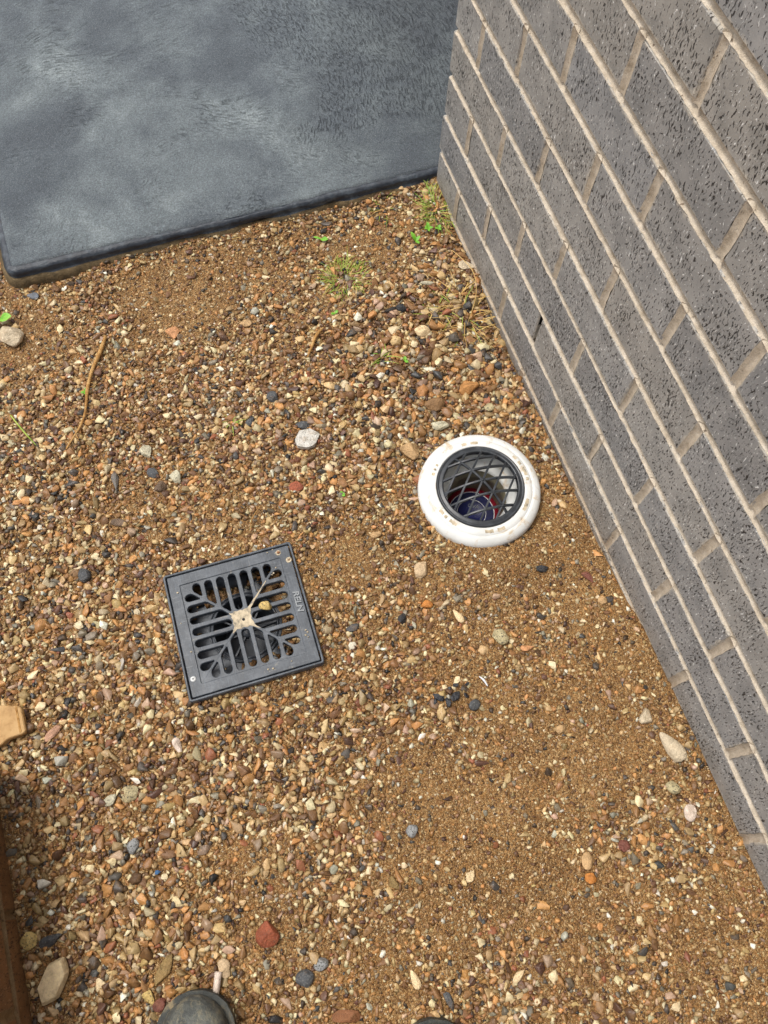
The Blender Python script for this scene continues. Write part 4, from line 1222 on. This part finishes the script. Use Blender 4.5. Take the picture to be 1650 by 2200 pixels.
# ------------------------------------------------------------------ white drain riser with a domed black grille
def riser():
    root = empty('drain_riser', (PIPE[0], PIPE[1], 0.0))
    tag(root, 'round white plastic drain collar with a black domed lattice grille', 'drain riser')
    lathe('collar', [(0.1062, -0.03), (0.1062, -0.002), (0.1056, 0.0022), (0.1035, 0.0064), (0.0995, 0.0098), (0.0950, 0.0119), (0.0905, 0.0132), (0.0899, 0.0126), (0.0892, 0.0135),
                     (0.0840, 0.0151), (0.0795, 0.0160), (0.0768, 0.0163), (0.0760, 0.0156), (0.0757, 0.010), (0.0740, 0.006), (0.0715, -0.002), (0.0690, -0.010)], M['pvc'], root, 96)
    lathe('grille_rim', [(0.0750, 0.007), (0.0752, 0.0165), (0.0744, 0.0184), (0.0726, 0.0190), (0.0716, 0.0178), (0.0708, 0.0178), (0.0670, 0.0196), (0.0648, 0.0198), (0.0636, 0.0180), (0.0632, 0.012), (0.0636, 0.009)], M['grille'], root, 96)
    seat = lathe('pipe_seat', [(0.0700, -0.004), (0.0680, -0.010), (0.0660, -0.018), (0.0640, -0.022), (0.0560, -0.026), (0.0530, -0.028), (0.0518, -0.032)], M['pvc'], root, 72)
    lathe('pipe', [(0.0518, -0.032), (0.0516, -0.046), (0.0510, -0.048), (0.0510, -0.062), (0.0516, -0.063), (0.0514, -0.14)], M['pvc_in'], root, 72)
    zp = -0.104
    plug = lathe('plug', [(0.0512, zp - .004), (0.0500, zp), (0.0425, zp)], M['red'], root, 72)
    lathe('white_line', [(0.0425, zp), (0.0410, zp)], M['white'], plug, 72)
    lathe('blue_band', [(0.0410, zp), (0.0270, zp)], M['blue'], plug, 72)
    lathe('inner_line', [(0.0270, zp), (0.0260, zp)], M['white'], plug, 72)
    lathe('plug_centre', [(0.0260, zp), (0.0240, zp - .002), (0.0001, zp - .002)], M['blue'], plug, 48)
    text_mesh('print', 'OVA', 0.010, 0.0001, 0, M['plastic_pale'], plug, Matrix.Translation((0.008, 0.012, zp - 0.0015)) @ Matrix.Rotation(math.radians(-30), 4, 'Z'))
    # lattice bars lying on the dome
    zr, hd, Rr = 0.0195, 0.025, 0.0675
    def bar(ang, off):
        c, s = math.cos(ang), math.sin(ang)
        tm = math.sqrt(0.0648 ** 2 - off ** 2)
        v, f = [], []
        n = 17
        for i in range(n):
            t = -tm + 2 * tm * i / (n - 1)
            px, py = t * c - off * s, t * s + off * c
            z = zr + hd * (1 - (px * px + py * py) / Rr ** 2) - 0.0018
            hw, hb = 0.0018, 0.0050
            for du, dz in ((-hw, -hb), (hw, -hb), (hw, -.0004), (hw * .6, 0), (-hw * .6, 0), (-hw, -.0004)):
                v.append((px - s * du, py + c * du, z + dz))
        for i in range(n - 1):
            for k in range(6):
                l = (k + 1) % 6
                f.append((i * 6 + k, i * 6 + l, (i + 1) * 6 + l, (i + 1) * 6 + k))
        f += [tuple(range(5, -1, -1)), tuple((n - 1) * 6 + k for k in range(6))]
        pydata('bar', v, f, M['grille'], root, False)
    for i in range(-2, 3):
        bar(math.radians(47), i * 0.0232)
        bar(math.radians(-4), i * 0.0235)
    bar(math.radians(-68), 0.0)
    lathe('hub', [(0.0001, zr + hd + .0005), (0.0018, zr + hd + .0003), (0.0027, zr + hd - .001), (0.0029, zr + hd - .006)], M['grille'], root, 14)
    # dirt caught in the moulded marks round the collar
    VV, TT = [], []
    base = 0
    rg = np.random.default_rng(12)
    def arc(a0, a1, r0, r1):
        nonlocal base
        v, t = [], []
        n = max(4, int(abs(a1 - a0) / 2))
        prof_r = [0.0768, 0.0795, 0.0840, 0.0892]; prof_z = [0.0163, 0.0160, 0.0151, 0.0135]
        for i in range(n + 1):
            a = math.radians(a0 + (a1 - a0) * i / n)
            for rr in (r0, (r0 + r1) / 2, r1):
                q = rr + rg.uniform(-.0007, .0007)
                v.append((q * math.cos(a), q * math.sin(a), float(np.interp(q, prof_r, prof_z)) + 0.0003))
        for i in range(n):
            for k in range(2):
                a_ = i * 3 + k
                t += [(a_, a_ + 1, a_ + 4), (a_, a_ + 4, a_ + 3)]
        VV.append(np.array(v)); TT.append(np.array(t) + base); base += len(v)
    for a0, a1 in ((2, 6), (9, 20), (24, 29), (33, 38), (84, 93), (98, 104), (144, 147), (150, 153), (156, 160), (205, 212), (214, 218), (222, 232), (266, 276), (281, 290), (-38, -22)):
        arc(a0 - 12, a1 - 12, 0.0805, 0.0858)
    o = trimesh('caked_dirt', np.concatenate(VV), np.concatenate(TT), M['mud'], parent=root); tag(o, kind='stuff')
riser()

# ------------------------------------------------------------------ dry root, stems, grass, weeds
def gz(x, y): return float(ground_z(x, y))
def bez(pts, n):
    """smooth polyline through points"""
    P = [Vector(p) for p in pts]
    out = []
    for i in range(len(P) - 1):
        a, b, c, d = P[max(i - 1, 0)], P[i], P[i + 1], P[min(i + 2, len(P) - 1)]
        for k in range(n):
            t = k / n
            out.append(0.5 * ((2 * b) + (c - a) * t + (2 * a - 5 * b + 4 * c - d) * t * t + (3 * b - 3 * c + d - a) * t ** 3))
    out.append(P[-1])
    return out

def root_stick():
    pts = [(-.7061, -.1773), (-.7242, -.2117), (-.7440, -.2467), (-.7594, -.2824), (-.7699, -.3188), (-.7815, -.3445), (-.8014, -.3718), (-.8171, -.3905)]
    P = bez([(x, y, gz(x, y) + 0.007) for x, y in pts], 5)
    n = len(P)
    r = random.Random(2)
    rad = [0.0042 - 0.0030 * i / n + r.uniform(-.0005, .0006) for i in range(n)]
    rad[0] = 0.0016; rad[1] = 0.0032
    root = empty('dry_root', (-0.76, -0.28, 0))
    tag(root, 'long thin tan dry root lying on the gravel at the left', 'root')
    v, f = tube_data([p - Vector((-.76, -.28, 0)) for p in P], rad, 8)
    pydata('main_root', v, f, M['root'], root, True)
    for i in range(9):
        b = P[r.randrange(8, n - 2)] - Vector((-.76, -.28, 0))
        d = Vector((r.uniform(-1, 1), r.uniform(-1, .3), 0)).normalized()
        q = [b + d * (0.006 * k) + Vector((r.uniform(-.002, .002), r.uniform(-.002, .002), -.0008 * k)) for k in range(4)]
        v, f = tube_data(q, [.0007, .0006, .0004, .0002], 5)
        pydata('rootlet', v, f, M['root'], root, True)
root_stick()

def stem(name, pts, rads, mat, label, cat, lift=0.006, group=None):
    P = bez([(x, y, gz(x, y) + lift) for x, y in pts], 5)
    n = len(P)
    rr = [np.interp(i / (n - 1), np.linspace(0, 1, len(rads)), rads) for i in range(n)]
    o = Vector((pts[0][0], pts[0][1], 0))
    v, f = tube_data([p - o for p in P], [float(q) for q in rr], 7)
    ob = pydata(name, v, f, mat, None, True); ob.location = o
    tag(ob, label, cat, group)
    return ob
stem('curled_twig', [(-.3199, -.2808), (-.3368, -.2916), (-.3525, -.3134), (-.3673, -.333)], [.0014, .0034, .0024, .0010], M['root'], 'short curled dry brown stem lying below the green grass tuft', 'stem', 0.009)
stem('white_shard', [(-.2790, -.9800), (-.2740, -.9880), (-.2715, -.9985)], [.0007, .0020, .0010], M['white'], 'thin curved white shard beside the black plastic scraps', 'shard', 0.006)
stem('white_stick', [(-.7690, -1.2460), (-.7760, -1.2640), (-.7830, -1.2790)], [.0052, .0050, .0044], mat_rock('pinkw'), 'short white stick-like fragment touching the left boot toe', 'stick', 0.009)
stem('thin_twig', [(-.5300, -.5935), (-.5480, -.6130), (-.5560, -.6330)], [.0006, .0009, .0005], M['root'], 'hair-thin dry twig just above the square grate', 'twig', 0.009)
stem('straw_stalk', [(-.430, -.0350), (-.4120, -.0375)], [.0006, .0008], M['straw'], 'tiny pale straw stalk at the foot of the slab', 'straw', 0.006)

def blade_data(v, f, base, d, length, width, droop, r):
    n = 5
    side = Vector((-d.y, d.x, 0)).normalized()
    b = len(v)
    for i in range(n + 1):
        t = i / n
        h = length * (t * (1 - droop * t * 0.6))
        p = base + Vector((d.x, d.y, 0)) * (length * t * (0.35 + droop * t)) + Vector((0, 0, h * 0.75))
        w = width * (1 - t) ** 0.6 + 0.00015
        v.append(p - side * w + Vector((0, 0, w * .4))); v.append(p); v.append(p + side * w + Vector((0, 0, w * .4)))
    for i in range(n):
        a = b + i * 3
        f.append((a, a + 1, a + 4, a + 3)); f.append((a + 1, a + 2, a + 5, a + 4))

def tuft(x, y, n, spread, length, label, mats, seed, name='grass_tuft', width=0.0010, cat='grass', droop=(0.4, 1.1), group='grass tufts in the gravel', rings=None):
    r = random.Random(seed)
    root = empty(name, (x, y, gz(x, y)))
    tag(root, label, cat, group)
    per = {}
    for i in range(n):
        m = r.choices(list(mats), weights=list(mats.values()))[0]
        v, f = per.setdefault(m, ([], []))
        a = r.uniform(0, 2 * PI); q = spread * math.sqrt(r.random())
        bx_, by_ = q * math.cos(a), q * math.sin(a) * (rings or 1)
        d = Vector((math.cos(a) + r.uniform(-.9, .9), math.sin(a) + r.uniform(-.9, .9), 0)).normalized()
        z = gz(x + bx_, y + by_) - gz(x, y)
        blade_data(v, f, Vector((bx_, by_, z)), d, length * r.uniform(.45, 1.15), width * r.uniform(.6, 1.2), r.uniform(*droop), r)
    for m, (v, f) in per.items():
        tag(pydata('blades' if m != 'straw' else 'dry_blades', v, f, M[m], root, False), kind='stuff')
    return root
tuft(-0.020, -0.078, 170, 0.030, 0.024, 'light green grass tuft in the corner of slab and wall', {'grass': 4, 'leaf': 1, 'straw': 1.6}, 1, width=.0006, rings=1.6)
tuft(-0.245, -0.178, 170, 0.040, 0.020, 'patch of fine short green grass on the sand below the slab', {'grass': 5, 'straw': 1.2}, 2, width=.00055, droop=(.5, 1.4))
tuft(-0.055, -0.325, 60, 0.035, 0.036, 'dry straw-coloured grass tuft against the grey wall', {'straw': 6, 'grass': .8}, 3, 'dry_grass_tuft', .0007, rings=1.7, droop=(.8, 1.6))
tuft(-0.5348, -0.4186, 7, 0.006, 0.022, 'few green blades sprouting left of the white speckled chip', {'grass': 1}, 4)
tuft(-0.2358, -0.3714, 9, 0.012, 0.026, 'wispy green blades in the heaped gravel below the grass patch', {'grass': 3, 'leaf': 1}, 5)
tuft(-0.100, -0.300, 14, 0.03, 0.030, 'sparse green blades in the heaped gravel near the wall', {'grass': 2, 'straw': 2}, 6)
tuft(-0.120, -0.045, 26, 0.03, 0.016, 'low mossy grass wisps at the slab edge near the wall', {'grass': 2, 'straw': 1}, 8, width=.0007)
stem('fallen_grass', [(-.8966, -.293), (-.8800, -.333), (-.8635, -.368)], [.0012, .0016, .0005], M['grass'], 'single bent green grass blade lying at the left edge', 'grass', 0.010)
stem('dry_grass_stalk', [(-.030, -.190), (-.012, -.250), (-.022, -.300), (-.060, -.355)], [.0006, .0008, .0007, .0003], M['straw'], 'long arching straw stalk leaning along the wall foot', 'straw', 0.016)

def leaf_mesh(L, W, fold=0.15):
    v, f = [], []
    n = 7
    for i in range(n + 1):
        t = i / n
        w = W * math.sin(PI * min(.98, .06 + .92 * t)) ** .8
        z = 0.12 * L * math.sin(PI * t * .8)
        v += [(L * t, -w, z + fold * w), (L * t, 0, z), (L * t, w, z + fold * w)]
    for i in range(n):
        a = i * 3
        f += [(a, a + 3, a + 4, a + 1), (a + 1, a + 4, a + 5, a + 2)]
    return v, f

def seedling(x, y, leaves, label, h=0.008, name='seedling'):
    root = empty(name, (x, y, gz(x, y)))
    tag(root, label, 'weed', 'seedlings sprouting from the gravel')
    v, f = tube_data([(0, 0, 0), (0.001, 0, h * .5), (0, 0.001, h)], [.0008, .0007, .0006], 5)
    pydata('stalk', v, f, M['leaf'], root, True)
    for a, L, W, tl in leaves:
        v, f = leaf_mesh(L, W)
        o = pydata('leaf', v, f, M['leaf'], root, True)
        o.location = (0, 0, h)
        o.rotation_euler = (0, -tl, math.radians(a))
seedling(-0.0885, -0.1448, [(110, .020, .0042, .5), (30, .013, .0034, .3), (-70, .011, .0032, .2)], 'seedling with three narrow bright green leaves near the wall corner', .010)
seedling(-0.0560, -0.1250, [(80, .012, .0034, .4), (200, .010, .003, .3), (-20, .010, .003, .2), (-100, .011, .0028, .2), (140, .008, .0026, .3)], 'bushy green seedling right of the three-leaved one', .012)
seedling(-0.2633, -0.0824, [(-30, .014, .0055, .15), (150, .016, .0026, .1)], 'seedling with one round shiny leaf near the slab edge', .006)
seedling(-0.8830, -0.0862, [(-10, .024, .0095, .25), (200, .014, .007, .2)], 'broad green leaf at the left frame edge by the pale rough rock', .010)
seedling(-0.7643, -0.2859, [(60, .008, .003, .3), (180, .008, .003, .2), (-80, .009, .003, .2)], 'tiny green sprout touching the dry root', .005)
seedling(-0.3891, -0.6124, [(100, .006, .0026, .3), (-60, .007, .0028, .2), (0, .005, .0022, .2)], 'tiny clover-like sprout between square grate and drain collar', .004)
seedling(-0.0340, -0.1270, [(50, .009, .003, .3), (170, .008, .003, .2), (-70, .008, .0028, .3)], 'small pale green sprout against the wall foot', .006)
seedling(-0.2900, -0.2560, [(20, .008, .003, .2), (190, .008, .003, .2)], 'tiny two-leaved sprout at the top end of the curled dry stem', .004)
seedling(-0.1990, -0.3950, [(70, .009, .0034, .3), (-50, .008, .003, .2)], 'little green sprout amid the heaped gravel', .006)

# ------------------------------------------------------------------ wood offcut, mud clod, black scraps
def offcut():
    root = empty('wood_offcut', (-1.0, -0.815, gz(-1.0, -0.815)))
    tag(root, 'flat tan timber offcut poking in at the left edge', 'wood')
    out = [(-0.055, 0.036), (-0.012, 0.0300), (0.0345, 0.0135), (0.0385, 0.009), (0.0390, -0.0265), (0.0350, -0.0295), (0.012, -0.0305), (0.002, -0.0360), (-0.052, -0.040)]
    bm = bmesh.new()
    vs = [bm.verts.new((x, y, 0.004)) for x, y in out]
    fc = bm.faces.new(vs)
    ex = bmesh.ops.extrude_face_region(bm, geom=[fc])
    bmesh.ops.translate(bm, vec=(0, 0, 0.016), verts=[q for q in ex['geom'] if isinstance(q, bmesh.types.BMVert)])
    bmesh.ops.recalc_face_normals(bm, faces=bm.faces)
    bmesh.ops.bevel(bm, geom=list(bm.edges), offset=0.0015, segments=1, affect='EDGES')
    o = from_bm('board', bm, M['wood'], root)
    bm = box_bm(0.0300, 0.0330, -0.027, 0.0125, 0.0198, 0.0206, 0.0003)
    from_bm('edge_groove', bm, M['root'], root)
    root.rotation_euler = (0.03, 0.05, 0.0)
offcut()

def clod(x, y, s, label, seed, key='clay'):
    r = np.random.default_rng(seed)
    v, t = cut_rock(4, r, (3, 5), (.75, .95), .10)
    n3 = r.normal(size=(10, 3)) * 13
    v = v * (1 + 0.05 * sum(np.sin(v @ n3[i]) for i in range(10))[:, None] / 3)
    o = trimesh('mud_clod', v * s, t, M['silt'], smooth=True)
    o.location = (x, y, gz(x, y) + s[2] * .3)
    tag(o, label, 'mud clod')

def scraps():
    r = random.Random(3)
    root = empty('plastic_scraps', (-0.335, -0.995, gz(-0.335, -0.995)))
    tag(root, 'torn black plastic scraps on the sand at lower centre right', 'scrap')
    for i, (x, y, s) in enumerate(((-.016, .006, .010), (.010, -.002, .010), (-.004, -.007, .008), (.016, .014, .005), (-.024, .000, .005), (.026, -.006, .005), (.004, .010, .006), (.034, .010, .004))):
        rr = np.random.default_rng(40 + i)
        v, t = cut_rock(3, rr, (6, 9), (.5, .8), .09)
        o = trimesh('scrap', v * [s, s * .6, s * .14], t, M['tar'], parent=root, smooth=True)
        o.location = (x, y, .0052); o.rotation_euler = (r.uniform(-.3, .3), r.uniform(-.3, .3), r.uniform(0, 6))
scraps()

def foil(x, y, label, mat):
    v = [(-.004, -.002, .002), (.001, -.003, .004), (.005, -.001, .002), (.003, .002, .005), (-.002, .003, .003)]
    f = [(0, 1, 3, 4), (1, 2, 3)]
    bm = bmesh.new()
    vs = [bm.verts.new(p) for p in v]
    for q in f: bm.faces.new([vs[i] for i in q])
    bmesh.ops.solidify(bm, geom=list(bm.faces), thickness=0.0006)
    o = from_bm('blue_flake', bm, mat)
    o.location = (x, y, gz(x, y) + .003)
    tag(o, label, 'plastic flake')
M['flake'] = mat_simple('blue_flake', rgb(70, 110, 160), rgb(96, 146, 196), rgb(150, 190, 220), 300, 0.4)
foil(-0.8210, -1.0960, 'tiny bright blue plastic flake in the lower left gravel', M['flake'])

# ------------------------------------------------------------------ the photographer's boot toes
def boot(tip, heading, label):
    root = empty('boot', (tip[0], tip[1], gz(*tip)), heading)
    tag(root, label, 'boot', 'boots of the person taking the picture')
    L = 0.300
    S = np.array([0, .006, .016, .032, .055, .085, .12, .16, .20, .24, .275, .295, .300])
    Wd = np.array([.006, .022, .035, .0445, .050, .0525, .0525, .047, .0395, .037, .036, .026, .006])
    def outline(g, n=60):
        s = np.linspace(0, L, n)
        s = np.concatenate([L * (0.5 - 0.5 * np.cos(np.linspace(0, PI, n)))])
        w = np.interp(s, S, Wd) + g
        return [(-a + g * .6, b) for a, b in zip(s, w)] + [(-a + g * .6, -b) for a, b in zip(s[::-1], w[::-1])]
    def slab_part(name, g, z0, z1, mat, bev):
        bm = bmesh.new()
        pts = outline(g)
        vs = [bm.verts.new((x, y, z0)) for x, y in pts]
        fc = bm.faces.new(vs)
        ex = bmesh.ops.extrude_face_region(bm, geom=[fc])
        bmesh.ops.translate(bm, vec=(0, 0, z1 - z0), verts=[q for q in ex['geom'] if isinstance(q, bmesh.types.BMVert)])
        bmesh.ops.recalc_face_normals(bm, faces=bm.faces)
        bmesh.ops.remove_doubles(bm, verts=bm.verts, dist=.0004)
        return from_bm(name, bm, mat, root)
    slab_part('sole', 0.0035, 0.000, 0.022, M['sole'], 0.002)
    slab_part('welt', 0.0050, 0.0225, 0.030, M['sole'], 0.001)
    # upper: lofted sections from toe to heel
    st = np.array([.001, .004, .010, .020, .034, .052, .075, .100, .130, .155, .180, .210, .245, .275, .294])
    top = np.interp(st, [0, .004, .010, .020, .034, .052, .075, .1, .13, .155, .18, .21, .3], [.036, .046, .055, .063, .0685, .0705, .071, .074, .088, .108, .128, .14, .15])
    v, f = [], []
    n = 18
    for s, h in zip(st, top):
        w = float(np.interp(s, S, Wd)) - 0.002
        for i in range(n):
            a = PI * i / (n - 1)
            c, q = math.cos(a), math.sin(a)
            yy = w * math.copysign(abs(c) ** 0.75, c); zz = 0.029 + (h - 0.029) * q ** 0.72
            v.append((-s, yy, zz))
    for i in range(len(st) - 1):
        for k in range(n - 1): f.append((i * n + k, (i + 1) * n + k, (i + 1) * n + k + 1, i * n + k + 1))
    f.append(tuple(range(n)))
    f.append(tuple((len(st) - 1) * n + k for k in range(n))[::-1])
    pydata('upper', v, f, M['boot'], root, True)
    # stitched toe-cap seam, a low raised welt
    P = []
    for i in range(15):
        a = PI * i / 14
        w = float(np.interp(.078, S, Wd)) - .0018
        P.append((-.078 - .012 * math.sin(a), w * math.copysign(abs(math.cos(a)) ** .75, math.cos(a)), .029 + (.0715 - .029) * math.sin(a) ** .72 + .0003))
    vv, ff = tube_data(P, .0016, 6)
    pydata('toe_cap_seam', vv, ff, M['sole'], root, True)
    # shaft
    prof = []
    v, f = [], []
    for j, z in enumerate((.10, .14, .18, .215, .22, .205, .15)):
        rr = (.050, .046, .047, .050, .046, .044, .040)[j]
        for i in range(24):
            a = 2 * PI * i / 24
            v.append((-.225 + rr * 1.25 * math.cos(a), rr * math.sin(a), z))
    for j in range(6):
        for i in range(24):
            k = (i + 1) % 24
            f.append((j * 24 + i, j * 24 + k, (j + 1) * 24 + k, (j + 1) * 24 + i))
    f.append(tuple(6 * 24 + i for i in range(24)))
    pydata('shaft', v, f, M['boot'], root, True)
    for j in range(4):
        x = -.125 - .017 * j; z = .0875 + .0125 * j
        vv, ff = tube_data([(x, -.026, z - .006), (x - .004, 0, z + .006), (x, .026, z - .006)], .0024, 6)
        pydata('lace', vv, ff, M['sole'], root, True)
hd = math.atan2(0.95, 0.31)
boot((-0.8000, -1.2600), hd + 0.04, 'scuffed dark boot toe at the bottom edge, left one, nearer the cream stone')
boot((-0.5035, -1.3990), hd - 0.10, 'dark boot toe barely showing at the bottom edge, right of the other boot')
